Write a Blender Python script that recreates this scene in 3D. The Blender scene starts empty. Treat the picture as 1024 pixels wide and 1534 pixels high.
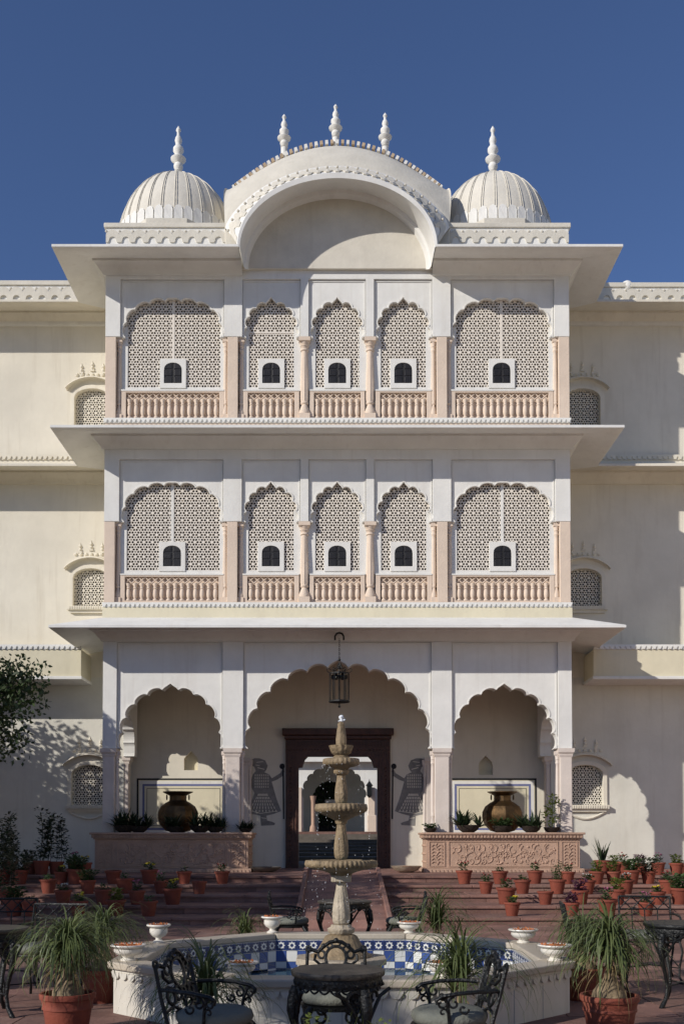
import bpy, bmesh, math, random
from mathutils import Vector, Matrix
from mathutils.geometry import tessellate_polygon
random.seed(7)
R = math.radians
PI = math.pi
sin, cos = math.sin, math.cos
sc = bpy.context.scene
col = sc.collection

# ---------------------------------------------------------------- camera
F, CPX, CPY, EYE, PITCH = 1550.0, 505.0, 1210.0, 1.45, R(1.7)
cd = bpy.data.cameras.new('camera')
cam = bpy.data.objects.new('camera', cd); col.objects.link(cam)
cam.location = (0, 0, EYE)
cam.rotation_euler = (R(90) + PITCH, 0, 0)
cd.sensor_fit = 'VERTICAL'; cd.sensor_height = 36.0; cd.lens = 36.0 * F / 1534.0
cd.shift_y = (CPY - 767.0) / 1534.0
cd.shift_x = (512.0 - CPX) / 1534.0
cd.clip_start = 0.05; cd.clip_end = 2000
sc.camera = cam

# ---------------------------------------------------------------- light
SX, SZ = 1.40, 0.82            # the sun travels +1.40 in x and -0.82 in z per metre of +y
SUN_EL = math.atan2(SZ, math.hypot(SX, 1.0))
w = bpy.data.worlds.new('World'); sc.world = w; w.use_nodes = True
nt = w.node_tree; bg = nt.nodes['Background']
sky = nt.nodes.new('ShaderNodeTexSky'); sky.sky_type = 'NISHITA'
sky.sun_disc = False
sky.sun_elevation = SUN_EL
sky.sun_rotation = math.atan2(-SX, -1.0)
sky.altitude = 400; sky.air_density = 1.0; sky.dust_density = 0.1; sky.ozone_density = 4.5
tint = nt.nodes.new('ShaderNodeMix'); tint.data_type = 'RGBA'; tint.blend_type = 'MULTIPLY'   # the photograph's polarised, deeper blue
tint.inputs[0].default_value = 1.0; tint.inputs[7].default_value = (.91, .885, 1.03, 1)
nt.links.new(sky.outputs[0], tint.inputs[6]); nt.links.new(tint.outputs[2], bg.inputs[0])
bg.inputs[1].default_value = 0.098
sl = bpy.data.lights.new('sun', 'SUN'); sl.energy = 4.2; sl.angle = R(0.53)
sl.color = (1.0, 0.945, 0.875)
sun = bpy.data.objects.new('sun', sl); col.objects.link(sun)
sun.rotation_euler = Vector((SX, 1.0, -SZ)).to_track_quat('-Z', 'Y').to_euler()
sun.location = (-30, -20, 30)
sc.view_settings.view_transform = 'Standard'; sc.view_settings.look = 'None'
sc.view_settings.gamma = 1; sc.view_settings.exposure = 0.0
sc.view_settings.use_curve_mapping = False

# ---------------------------------------------------------------- helpers
def P(px, py, Y):
    """world point seen at photo pixel (px, py) on the plane y = Y (used to read sizes off)"""
    u = (px - CPX) / F; v = (CPY - py) / F
    dy = cos(PITCH) - v * sin(PITCH); dz = sin(PITCH) + v * cos(PITCH)
    k = Y / dy
    return (u * k, Y, EYE + dz * k)
def Z(py, Y=24.0): return P(505, py, Y)[2]
def X(px, py, Y): return P(px, py, Y)[0]

class MB:
    def __init__(s): s.v = []; s.f = []; s.m = []
    def add(s, vs, fs, m=0):
        b = len(s.v); s.v.extend(vs)
        for f in fs: s.f.append([i + b for i in f]); s.m.append(m)
        return s
    def box(s, x0, x1, y0, y1, z0, z1, m=0):
        vs = [(x, y, z) for z in (z0, z1) for y in (y0, y1) for x in (x0, x1)]
        return s.add(vs, [(0,2,3,1),(4,5,7,6),(0,1,5,4),(2,6,7,3),(0,4,6,2),(1,3,7,5)], m)
    def tube(s, pts, r, n=6, closed=False, radii=None, m=0, cap=True):
        pts = [Vector(p) for p in pts]; N = len(pts)
        if N < 2: return s
        vs = []; prev = None
        for i, p in enumerate(pts):
            if closed: t = pts[(i + 1) % N] - pts[i - 1]
            else: t = pts[min(i + 1, N - 1)] - pts[max(i - 1, 0)]
            if t.length < 1e-9: t = Vector((0, 0, 1))
            t.normalize()
            if prev is None:
                a = Vector((0, 0, 1)) if abs(t.z) < 0.9 else Vector((1, 0, 0))
                u = t.cross(a).normalized()
            else:
                u = prev - t * prev.dot(t)
                u = u.normalized() if u.length > 1e-6 else t.orthogonal().normalized()
            prev = u; w_ = t.cross(u)
            rr = radii[i] if radii else r
            for k in range(n):
                a = 2 * PI * k / n
                vs.append(tuple(p + (u * cos(a) + w_ * sin(a)) * rr))
        fs = []
        for i in range(N if closed else N - 1):
            j = (i + 1) % N
            for k in range(n):
                l = (k + 1) % n
                fs.append((i*n+k, i*n+l, j*n+l, j*n+k))
        if not closed and cap:
            fs.append(tuple(reversed(range(n)))); fs.append(tuple(range((N-1)*n, N*n)))
        return s.add(vs, fs, m)
    def lathe(s, prof, n=16, c=(0, 0, 0), m=0, a0=0.0, a1=2*PI, sx=1, sy=1, fl=None):
        full = abs(a1 - a0 - 2 * PI) < 1e-6
        K = n if full else n + 1
        vs = []
        for i, (r, z) in enumerate(prof):
            for k in range(K):
                a = a0 + (a1 - a0) * k / n
                q = r * (fl(a, i) if fl else 1)
                vs.append((c[0] + q * cos(a) * sx, c[1] + q * sin(a) * sy, c[2] + z))
        fs = []
        for i in range(len(prof) - 1):
            for k in range(n):
                l = (k + 1) % K
                fs.append((i*K+k, i*K+l, (i+1)*K+l, (i+1)*K+k))
        if full:
            if prof[0][0] > 1e-5: fs.append(tuple(reversed(range(n))))
            if prof[-1][0] > 1e-5: fs.append(tuple(range((len(prof)-1)*n, len(prof)*n)))
        return s.add(vs, fs, m)
    def prism(s, poly, y0, y1, holes=(), m=0, f=None, back=True):
        """poly / holes: lists of (x, z); extruded from y0 (front) to y1"""
        loops = [list(poly)] + [list(h) for h in holes]
        flat = [p for l in loops for p in l]; n = len(flat)
        tris = tessellate_polygon([[Vector((p[0], p[1], 0)) for p in l] for l in loops])
        g = f or (lambda x, y, z: (x, y, z))
        vs = [g(p[0], y0, p[1]) for p in flat] + [g(p[0], y1, p[1]) for p in flat]
        fs = []
        for t in tris:
            a, b, c_ = (flat[i] for i in t)
            ar = (b[0]-a[0])*(c_[1]-a[1]) - (b[1]-a[1])*(c_[0]-a[0])
            if abs(ar) < 1e-12: continue
            t = tuple(t) if ar > 0 else tuple(reversed(t))
            fs.append(t)
            if back: fs.append(tuple(i + n for i in reversed(t)))
        b0 = 0
        for li, l in enumerate(loops):
            A = sum(l[i-1][0]*l[i][1] - l[i][0]*l[i-1][1] for i in range(len(l)))
            ccw = A > 0
            if li > 0: ccw = not ccw if True else ccw
            L = len(l)
            for i in range(L):
                j = (i + 1) % L
                q = (b0+i, b0+i+n, b0+j+n, b0+j)
                fs.append(q if (A > 0) == (li == 0) else tuple(reversed(q)))
            b0 += L
        return s.add(vs, fs, m)
    def sph(s, c, r, n=8, k=5, m=0, sz=1.0):
        prof = [(r * sin(PI * i / k) , -r * sz * cos(PI * i / k)) for i in range(k + 1)]
        return s.lathe([(max(p[0], 1e-6), p[1]) for p in prof], n, c, m)
    def xf(s, M):
        s.v = [tuple(M @ Vector(p)) for p in s.v]; return s

OFF = {}
def mesh(name, mb, mats, smooth=None):
    me = bpy.data.meshes.new(name)
    me.from_pydata(mb.v, [], mb.f)
    for m in (mats if isinstance(mats, (list, tuple)) else [mats]): me.materials.append(m)
    if any(mb.m): me.polygons.foreach_set('material_index', mb.m)
    if smooth:
        me.shade_smooth(); me.set_sharp_from_angle(angle=R(smooth))
    me.update()
    return me
def link(name, me, parent=None, loc=None, rz=0.0, bevel=0):
    o = bpy.data.objects.new(name, me); col.objects.link(o)
    if parent is not None:
        o.parent = parent
        if loc is None: loc = -OFF.get(parent.name, Vector((0, 0, 0)))
    if loc is not None: o.location = loc
    if rz: o.rotation_euler = (0, 0, rz)
    if bevel:
        b = o.modifiers.new('bevel', 'BEVEL'); b.width = bevel; b.segments = 2
        b.limit_method = 'ANGLE'; b.angle_limit = R(50); b.harden_normals = False
    return o
def part(name, mb, mats, parent, smooth=None, loc=None, rz=0.0, bevel=0, label=None, stuff=False):
    o = link(name, mesh(name, mb, mats, smooth), parent, loc, rz, bevel)
    if label: o['label'] = label
    if stuff: o['kind'] = 'stuff'
    return o
def tag(o, label, cat, group=None):
    o['label'] = label; o['category'] = cat
    if group: o['group'] = group
    return o
def thing(name, label, cat, loc=(0, 0, 0), rz=0.0, group=None, world=False):
    o = bpy.data.objects.new(name, None); col.objects.link(o)
    o.empty_display_size = 0.1
    o.location = loc; o.rotation_euler = (0, 0, rz)
    if world: OFF[o.name] = Vector(loc)
    return tag(o, label, cat, group)
def struct(name, mb, mats, smooth=None, bevel=0):
    o = link(name, mesh(name, mb, mats, smooth), bevel=bevel); o['kind'] = 'structure'; return o
def dup(root, loc, rz=0.0, label=None, group=None, scale=None):
    r = root.copy(); col.objects.link(r); r.location = loc; r.rotation_euler = (0, 0, rz)
    if scale: r.scale = (scale,) * 3
    if label: r['label'] = label
    if group: r['group'] = group
    for ch in root.children:
        c = ch.copy(); col.objects.link(c); c.parent = r
        for g in ch.children:
            d = g.copy(); col.objects.link(d); d.parent = c
    return r
def inst(src, parent, loc, rz=0.0):
    o = src.copy(); col.objects.link(o); o.parent = parent; o.location = loc
    if rz: o.rotation_euler = (0, 0, rz)
    return o

# ---------------------------------------------------------------- materials
def mat(name, c, rough=0.8, var=0.12, scale=2.0, c2=None, bump=0.15, bscale=30.0, metal=0.0,
        streak=0.0, rnd=0.0, spec=0.4, coat=0.0, dirt=0.0, dirtc=(0.2, 0.17, 0.12), trans=0.0):
    m = bpy.data.materials.new(name); m.use_nodes = True
    n = m.node_tree.nodes; l = m.node_tree.links; b = n['Principled BSDF']
    b.inputs['Roughness'].default_value = rough; b.inputs['Metallic'].default_value = metal
    b.inputs['Specular IOR Level'].default_value = spec
    if coat: b.inputs['Coat Weight'].default_value = coat; b.inputs['Coat Roughness'].default_value = 0.15
    tc = n.new('ShaderNodeTexCoord'); oi = n.new('ShaderNodeObjectInfo')
    ad = n.new('ShaderNodeVectorMath'); ad.operation = 'ADD'
    mu = n.new('ShaderNodeVectorMath'); mu.operation = 'SCALE'; mu.inputs['Scale'].default_value = 17.0
    cb = n.new('ShaderNodeCombineXYZ')
    for i in range(3): l.new(oi.outputs['Random'], cb.inputs[i])
    l.new(cb.outputs[0], mu.inputs[0]); l.new(tc.outputs['Object'], ad.inputs[0]); l.new(mu.outputs[0], ad.inputs[1])
    no = n.new('ShaderNodeTexNoise'); no.inputs['Scale'].default_value = scale
    no.inputs['Detail'].default_value = 8; no.inputs['Roughness'].default_value = 0.62
    l.new(ad.outputs[0], no.inputs['Vector'])
    rp = n.new('ShaderNodeMapRange'); rp.inputs[1].default_value = 0.3; rp.inputs[2].default_value = 0.7
    l.new(no.outputs[0], rp.inputs[0])
    mx = n.new('ShaderNodeMix'); mx.data_type = 'RGBA'
    c2 = c2 or tuple(max(0, x * (1 - var * 1.6)) for x in c)
    c1 = tuple(min(1, x * (1 + var * .5)) for x in c)
    mx.inputs[6].default_value = (*c1, 1); mx.inputs[7].default_value = (*c2, 1)
    l.new(rp.outputs[0], mx.inputs[0]); out = mx.outputs[2]
    def mul(sock, fac, tint):
        q = n.new('ShaderNodeMix'); q.data_type = 'RGBA'; l.new(sock, q.inputs[6])
        q.inputs[7].default_value = (*tint, 1); l.new(fac, q.inputs[0]); return q.outputs[2]
    if streak or dirt:
        mp = n.new('ShaderNodeMapping'); mp.inputs['Scale'].default_value = (1.6, 1.6, 0.22) if streak else (0.7,)*3
        l.new(ad.outputs[0], mp.inputs[0])
        n2 = n.new('ShaderNodeTexNoise'); n2.inputs['Scale'].default_value = 1.0; n2.inputs['Detail'].default_value = 9
        n2.inputs['Roughness'].default_value = 0.7
        l.new(mp.outputs[0], n2.inputs['Vector'])
        r2 = n.new('ShaderNodeMapRange'); r2.inputs[1].default_value = 0.52; r2.inputs[2].default_value = 0.78
        r2.inputs[4].default_value = streak or dirt
        l.new(n2.outputs[0], r2.inputs[0]); out = mul(out, r2.outputs[0], dirtc)
    if streak:
        # narrow rain streaks running down the wall
        mp = n.new('ShaderNodeMapping'); mp.inputs['Scale'].default_value = (7.0, 7.0, 0.5)
        l.new(ad.outputs[0], mp.inputs[0])
        n4 = n.new('ShaderNodeTexNoise'); n4.inputs['Scale'].default_value = 1.0; n4.inputs['Detail'].default_value = 5
        l.new(mp.outputs[0], n4.inputs['Vector'])
        r4 = n.new('ShaderNodeMapRange'); r4.inputs[1].default_value = 0.58; r4.inputs[2].default_value = 0.80
        r4.inputs[4].default_value = min(.6, streak*.9)
        l.new(n4.outputs[0], r4.inputs[0]); out = mul(out, r4.outputs[0], dirtc)
    if rnd:
        hs = n.new('ShaderNodeHueSaturation'); mr = n.new('ShaderNodeMapRange')
        mr.inputs[3].default_value = 1 - rnd; mr.inputs[4].default_value = 1 + rnd
        l.new(oi.outputs['Random'], mr.inputs[0]); l.new(mr.outputs[0], hs.inputs['Value'])
        l.new(out, hs.inputs['Color']); out = hs.outputs[0]
    l.new(out, b.inputs['Base Color'])
    if bump:
        n3 = n.new('ShaderNodeTexNoise'); n3.inputs['Scale'].default_value = bscale; n3.inputs['Detail'].default_value = 6
        l.new(ad.outputs[0], n3.inputs['Vector'])
        bp = n.new('ShaderNodeBump'); bp.inputs['Strength'].default_value = bump; bp.inputs['Distance'].default_value = 0.02
        l.new(n3.outputs[0], bp.inputs['Height']); l.new(bp.outputs[0], b.inputs['Normal'])
    if trans:
        # leaves let a little light through
        tr = n.new('ShaderNodeBsdfTranslucent'); l.new(out, tr.inputs[0])
        ms = n.new('ShaderNodeMixShader'); ms.inputs[0].default_value = trans
        l.new(b.outputs[0], ms.inputs[1]); l.new(tr.outputs[0], ms.inputs[2])
        l.new(ms.outputs[0], n['Material Output'].inputs[0])
    return m

M = {}
M['white'] = mat('white_limewash', (.75, .74, .695), .85, .07, 1.2, streak=.34, dirtc=(.50, .46, .40), bump=.25, bscale=9)
M['trim'] = mat('white_trim', (.745, .73, .68), .8, .06, 3, streak=.26, dirtc=(.45, .40, .33), bump=.15)
M['cream'] = mat('cream_limewash', (.73, .68, .565), .88, .08, .7, streak=.46, dirtc=(.48, .42, .32), bump=.3, bscale=7)
M['yellow'] = mat('yellow_cream_limewash', (.69, .63, .46), .88, .07, .8, streak=.36, dirtc=(.5, .45, .33), bump=.3, bscale=7)
M['grey'] = mat('grey_white_limewash', (.66, .64, .56), .88, .07, 1.0, streak=.25, dirtc=(.42, .38, .30), bump=.35, bscale=7)
M['roof'] = mat('weathered_roof_plaster', (.64, .60, .51), .85, .09, 1.6, streak=.30, dirtc=(.42, .38, .31), bump=.35, bscale=14)
M['dome'] = mat('dome_plaster', (.67, .63, .54), .8, .08, 2.0, streak=.28, dirtc=(.50, .46, .38), bump=.3, bscale=14)
M['pink'] = mat('pink_sandstone_paint', (.68, .555, .44), .82, .06, 2.5, streak=.14, dirtc=(.45, .33, .26), bump=.25, bscale=18)
M['pinkg'] = mat('pale_pink_limewash', (.67, .59, .52), .82, .07, 2.5, streak=.25, dirtc=(.42, .34, .28), bump=.25, bscale=18)
M['jali'] = mat('jali_stone', (.76, .70, .61), .8, .06, 6, bump=.2)
M['jalig'] = mat('jali_plaster', (.72, .67, .57), .8, .06, 6, bump=.2)
M['dark'] = mat('painted_room_shade', (.06, .05, .045), .9, .1, 2)  # near-black colour stands in for the shade inside unlit rooms
M['shutter'] = mat('black_brown_shutter', (.018, .016, .016), .45, .3, 8, bump=.2, bscale=40)
M['sand'] = mat('carved_red_sandstone', (.45, .30, .215), .85, .14, 4, streak=.3, dirtc=(.24, .14, .10), bump=.5, bscale=30, rnd=.05)
M['red'] = mat('red_sandstone_paving', (.235, .125, .098), .78, .25, 2.2, dirt=.65, dirtc=(.29, .215, .175), bump=.4, bscale=22, rnd=.22)
M['terra'] = mat('terracotta', (.20, .047, .026), .8, .14, 9, dirt=.35, dirtc=(.30, .16, .11), bump=.25, bscale=40, rnd=.16)
M['soil'] = mat('dark_soil', (.035, .024, .018), .95, .3, 20, bump=1, bscale=60)
M['marble'] = mat('pool_marble', (.60, .57, .50), .5, .09, 2.5, streak=.5, dirtc=(.33, .27, .2), bump=.12, bscale=12)
M['coping'] = mat('pool_coping_stone', (.50, .44, .35), .42, .12, 3.0, dirt=.45, dirtc=(.26, .2, .14), bump=.15, bscale=14)
M['fstone'] = mat('fountain_limestone', (.29, .215, .125), .65, .35, 9, streak=.6, dirtc=(.18, .12, .06), bump=.6, bscale=40)
M['fpale'] = mat('pale_fountain_limestone', (.46, .39, .29), .6, .2, 9, streak=.5, dirtc=(.25, .18, .11), bump=.6, bscale=40)
M['blue'] = mat('blue_glazed_tile', (.05, .09, .27), .18, .12, 6, bump=.03, rnd=.18, coat=.5)
M['wtile'] = mat('white_glazed_tile', (.72, .72, .68), .2, .05, 6, bump=.03, rnd=.06, coat=.5, dirt=.2, dirtc=(.45, .4, .3))
M['navy'] = mat('navy_glazed_tile', (.03, .045, .13), .2, .15, 6, bump=.03, rnd=.12, coat=.5)
M['grout'] = mat('tile_grout', (.42, .42, .40), .9, .1, 20)
M['iron'] = mat('black_painted_cast_iron', (.009, .010, .010), .42, .3, 14, bump=.5, bscale=60, spec=.35)
M['ctop'] = mat('mottled_table_top', (.065, .055, .042), .45, .5, 26, c2=(.015, .014, .012), bump=.4, bscale=45)
M['cush'] = mat('grey_green_cushion', (.17, .175, .145), .92, .1, 6, bump=.4, bscale=60, rnd=.08)
M['brass'] = mat('old_brass', (.17, .10, .045), .5, .3, 5, c2=(.075, .05, .027), metal=.9, bump=.35, bscale=12, streak=.5, dirtc=(.07, .05, .03))
M['wood'] = mat('dark_carved_wood', (.085, .036, .022), .5, .3, 6, bump=.5, bscale=25)
M['mural'] = mat('grey_mural_paint', (.25, .24, .225), .9, .2, 8, bump=.1)
M['ochre'] = mat('ochre_brick', (.50, .38, .25), .85, .2, 8, bump=.3)
M['ink'] = mat('black_line_paint', (.02, .02, .022), .8, .1, 8)
M['bluep'] = mat('blue_line_paint', (.15, .17, .33), .8, .1, 8)
M['porc'] = mat('white_glazed_urn', (.74, .71, .64), .32, .08, 10, streak=.4, dirtc=(.42, .36, .26), bump=.1, coat=.3)
M['petal'] = mat('orange_petals', (.50, .19, .06), .7, .25, 60, c2=(.34, .09, .03), bump=.4, bscale=90)
M['leafp'] = mat('palm_leaf', (.13, .155, .055), .5, .3, 5, c2=(.07, .10, .035), bump=0, rnd=.12, trans=.25)
M['leafd'] = mat('dry_leaf', (.26, .19, .09), .7, .2, 5, bump=0, trans=.2)
M['bark'] = mat('caudex_bark', (.24, .18, .11), .9, .3, 12, bump=.9, bscale=30)
M['trunk'] = mat('tree_bark', (.10, .075, .05), .9, .3, 6, bump=1, bscale=18)
M['leaft'] = mat('tree_leaf', (.045, .075, .022), .5, .35, 1.5, c2=(.03, .05, .018), bump=0, trans=.22)
M['leafg'] = mat('pot_plant_leaf', (.055, .10, .030), .55, .3, 12, bump=0, rnd=.25, trans=.2)
M['leafk'] = mat('dark_rosette_leaf', (.035, .055, .025), .4, .3, 12, bump=0, rnd=.2, trans=.1)
M['leafy'] = mat('lime_leaf', (.16, .20, .04), .55, .3, 12, bump=0, trans=.3)
M['purple'] = mat('purple_leaf', (.10, .03, .06), .55, .3, 12, bump=0, trans=.2)
for k, c in dict(fyel=(.75, .60, .05), fred=(.42, .05, .05), fwhi=(.75, .74, .68), fpink=(.55, .18, .30)).items():
    M[k] = mat({'fyel': 'yellow_flower', 'fred': 'red_flower', 'fwhi': 'white_flower', 'fpink': 'pink_flower'}[k], c, .7, .2, 30, bump=0, trans=.2)
M['darkstone'] = mat('grey_stone_paving', (.14, .12, .10), .95, .2, 2, bump=.4, dirt=.4, dirtc=(.2, .18, .16))
M['ground'] = mat('packed_earth', (.27, .21, .13), .95, .2, .5, bump=.5, bscale=5)
def glass(name, colr, rough, ior=1.33, alpha=1.0):
    m = bpy.data.materials.new(name); m.use_nodes = True; b = m.node_tree.nodes['Principled BSDF']
    b.inputs['Base Color'].default_value = (*colr, 1); b.inputs['Roughness'].default_value = rough
    b.inputs['Transmission Weight'].default_value = 1; b.inputs['IOR'].default_value = ior
    return m
M['glass'] = glass('lantern_glass', (.95, .93, .88), .05, 1.1)
M['drops'] = mat('splashing_water', (.75, .78, .80), .15, .0, 5, bump=0, spec=.8)
mw = bpy.data.materials.new('pool_water'); mw.use_nodes = True
n_ = mw.node_tree.nodes; b_ = n_['Principled BSDF']
b_.inputs['Base Color'].default_value = (.05, .10, .13, 1); b_.inputs['Roughness'].default_value = .04
b_.inputs['IOR'].default_value = 1.33
nz = n_.new('ShaderNodeTexNoise'); nz.inputs['Scale'].default_value = 9; nz.inputs['Detail'].default_value = 3
bp_ = n_.new('ShaderNodeBump'); bp_.inputs['Strength'].default_value = .25; bp_.inputs['Distance'].default_value = .02
mw.node_tree.links.new(nz.outputs[0], bp_.inputs['Height']); mw.node_tree.links.new(bp_.outputs[0], b_.inputs['Normal'])
M['water'] = mw
# ================================================================ ground, steps
FLOOR = 0.68; RISE = FLOOR / 5
NOSE = [21.3, 20.1, 19.1, 18.1, 17.2]          # nosing of the floor and of the four treads
mb = MB(); mb.add([(-300, -300, -.05), (300, -300, -.05), (300, 600, -.05), (-300, 600, -.05)], [(0, 1, 2, 3)])
struct('ground', mb, M['ground'])
court = MB().box(-18, 18, -6, 17.2, -.045, -.012)
court = struct('courtyard_floor', court, M['red'])
# paving slabs: single stones, joints between
rows = 0; y = 4.2; random.seed(3)
slab_meshes = {}
def slab(wd, dp, th):
    key = (round(wd, 2), round(dp, 2))
    if key not in slab_meshes:
        m = MB(); b = .006
        m.box(-wd/2 + b, wd/2 - b, -dp/2 + b, dp/2 - b, -th, 0)
        slab_meshes[key] = mesh('paving_slab', m, M['red'])
    return slab_meshes[key]
cnt = 0
while y < 17.19:
    dp = 0.6 if y < 11 else 0.78
    dp = min(dp, 17.19 - y)
    half = (y + 1) * 0.36 + .4
    x = -half - (rows % 2) * .5
    while x < half:
        wd = random.choice([.75, .9, 1.05, 1.2])
        if cnt < 290 and not (math.hypot(x + wd/2 - .035, y + dp/2 - 9.36) < 1.3):
            link('paving_slab', slab(wd, dp, .02), court, loc=(x + wd/2, y + dp/2, random.uniform(.0, .004) + .010))
            cnt += 1
        x += wd
    y += dp; rows += 1
stairs = MB()
ys = NOSE + [0]
for k in range(5):
    zt = FLOOR - k * RISE
    y0 = NOSE[k]; y1 = 27.0 if k == 0 else NOSE[k-1] + .05
    stairs.box(-18, 18, y0 + .06, y1, -.04, zt - .05)
stairs = struct('steps', stairs, M['red'])
random.seed(11)
for k in range(5):
    zt = FLOOR - k * RISE
    x = -7.2 - random.random()
    y1 = NOSE[k-1] + .055 if k else NOSE[0] + 1.3
    while x < 7.4:
        L = random.uniform(1.1, 1.9)
        m = MB().box(x + .004, x + L - .004, NOSE[k] - .02, y1, zt - .048, zt + random.uniform(-.003, .003))
        part('tread_stone', m, M['red'], stairs, bevel=.008)
        m = MB().box(x + .3 + .004, x + .3 + L - .004, NOSE[k] + .015, NOSE[k] + .058, zt - RISE + .002, zt - .0485)
        part('riser_stone', m, M['red'], stairs)
        x += L
m = MB().box(-18, 18, NOSE[0] + 1.302, 26.9, FLOOR - .048, FLOOR + .001)
part('porch_paving', m, M['red'], stairs)
# ramp up the middle of the steps
ramp = MB()
def slope(x0, x1, lift, m=ramp):
    a = [(16.55, .012), (21.5, .012), (21.5, FLOOR + .015 + lift), (16.6, .05 + lift)]
    m.add([(x0, p[0], p[1]) for p in a] + [(x1, p[0], p[1]) for p in a],
          [(0, 3, 2, 1), (4, 5, 6, 7), (0, 1, 5, 4), (1, 2, 6, 5), (2, 3, 7, 6), (3, 0, 4, 7)])
slope(-.60, .80, .10)
ramp_o = thing('stone_ramp', 'smooth red sandstone ramp with low kerbs running down the middle of the steps', 'ramp', (0.1, 19, 0), world=True)
part('ramp_slab', ramp, M['red'], ramp_o)
for x0 in (-.68, .80):
    m = MB(); slope(x0, x0 + .08, .16, m); part('kerb', m, M['red'], ramp_o, bevel=.01)

# ================================================================ palace
YF = 24.0; HB = 5.45; YW = 26.4; YP = 26.9
pal = thing('palace', 'white and cream three storey palace with domed bay, arched porch and pierced stone screens', 'building', (0, YF, 0), world=True)

def cusps(cx, zs, w_, h, n, sag, ea=1.0, eb=1.0, ogee=.5, flat=False):
    """scalloped arch outline from left springing to right springing"""
    fine = []
    for i in range(401):
        t = PI * (1 - i / 400)
        c_, s_ = cos(t), sin(t)
        fine.append((cx + w_ * math.copysign(abs(c_) ** ea, c_), zs + h * abs(s_) ** eb))
    d = [0]
    for i in range(400): d.append(d[-1] + math.dist(fine[i], fine[i+1]))
    L = d[-1]; cp = []
    for k in range(n + 1):
        s = L * k / n
        i = min(range(401), key=lambda j: abs(d[j] - s)); cp.append(fine[i])
    out = []
    for k in range(n):
        a, b = cp[k], cp[k+1]
        mx_, mz_ = (a[0]+b[0])/2, (a[1]+b[1])/2
        dx, dz = b[0]-a[0], b[1]-a[1]; q = math.hypot(dx, dz)
        nx, nz_ = -dz/q, dx/q
        if nx * (mx_ - cx) + nz_ * (mz_ - zs) < 0: nx, nz_ = -nx, -nz_
        S = 8
        mid = (k == n // 2 and n % 2 == 1)
        for j in range(S):
            t = j / S
            bul = sag * (1 - (2*t-1)**2) ** .62
            if mid: bul += ogee * sag * max(0, 1 - abs(2*t-1) * 1.5) ** 1.4
            if mid and flat: bul = sag * .8 * min(1, 6*t, 6*(1-t))
            out.append((a[0] + dx*t + nx*bul, a[1] + dz*t + nz_*bul))
    out.append(cp[-1])
    return out

def rim(curve, y, r, parent, name='arch_moulding', mt='trim'):
    m = MB().tube([(p[0], y, p[1]) for p in curve], r, 5)
    part(name, m, M[mt], parent, smooth=60)

# ---- unit cell of the pierced screen
def jali_screen(name, x0, x1, z0, z1, y, parent, mt, a=.200, skip=None, holes=True):
    m = MB(); h = a / math.sqrt(3)
    outline = []; e = .032
    for k in range(6):
        c = R(30 + 60*k)
        cx_, cz_ = h*cos(c), h*sin(c)
        # walk ccw: edge before the corner comes from corner k-1
        pv = R(30 + 60*(k-1)); nx_ = R(30 + 60*(k+1))
        dv = Vector((h*cos(pv)-cx_, h*sin(pv)-cz_)).normalized(); dn = Vector((h*cos(nx_)-cx_, h*sin(nx_)-cz_)).normalized()
        outline.append((cx_ + dv.x*e*.5, cz_ + dv.y*e*.5))
        outline.append(((h-e)*cos(c), (h-e)*sin(c)))
        outline.append((cx_ + dn.x*e*.5, cz_ + dn.y*e*.5))
    hl = []
    s = a / .21
    for k in range(6):
        c = R(60*k); u = Vector((cos(c), sin(c))); v = Vector((-sin(c), cos(c)))
        hl.append([tuple(u*r*s + v*t*s) for r, t in ((.030, 0), (.052, -.024), (.082, -.028), (.098, 0), (.082, .028), (.052, .024))])
    cell = MB().prism(outline, 0, .035, hl, back=False)
    nrow = int((z1 - z0) / (a*.866)) + 2; ncol = int((x1 - x0) / a) + 2
    for j in range(nrow):
        for i in range(ncol):
            cx_ = x0 + i*a + (j % 2)*a/2; cz_ = z0 + j*a*.866
            if cx_ > x1 + a*.3 or cz_ > z1 + a*.3: continue
            if skip and skip[0] < cx_ < skip[1] and skip[2] < cz_ < skip[3]: continue
            m.add([(p[0]+cx_, p[1]+y, p[2]+cz_) for p in cell.v], cell.f)
    return part(name, m, M[mt], parent)

def eave(zt, o_max, path, parent, mt='white', th=.07, up=.34):
    prof = [(0, zt+up+.1), (o_max-.03, zt+th), (o_max, zt+th*.8), (o_max, zt), (o_max-.03, zt-.012), (.26, zt+.15), (.255, zt+.10), (.22, zt+.09), (.14, zt+.0), (.06, zt-.09), (.055, zt-.12), (0, zt-.125)]
    m = MB(); n = len(prof)
    rings = []
    for pt, dr in path:
        rings.append([(pt[0] + dr[0]*o, pt[1] + dr[1]*o, z) for o, z in prof])
    for i in range(len(rings)-1):
        b = len(m.v); 
        vs = rings[i] + rings[i+1]
        m.add(vs, [(k, (k+1) % n, n + (k+1) % n, n + k) for k in range(n)])
    for rg in (rings[0], rings[-1]): m.add(rg, [tuple(range(n))])
    return part('eave', m, M[mt], parent, smooth=40)
def bay_path(h=HB, q=-1): return [((-h, YW), (-1, q)), ((-h, YF), (-1, -1)), ((h, YF), (1, -1)), ((h, YW), (1, q))]

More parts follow.
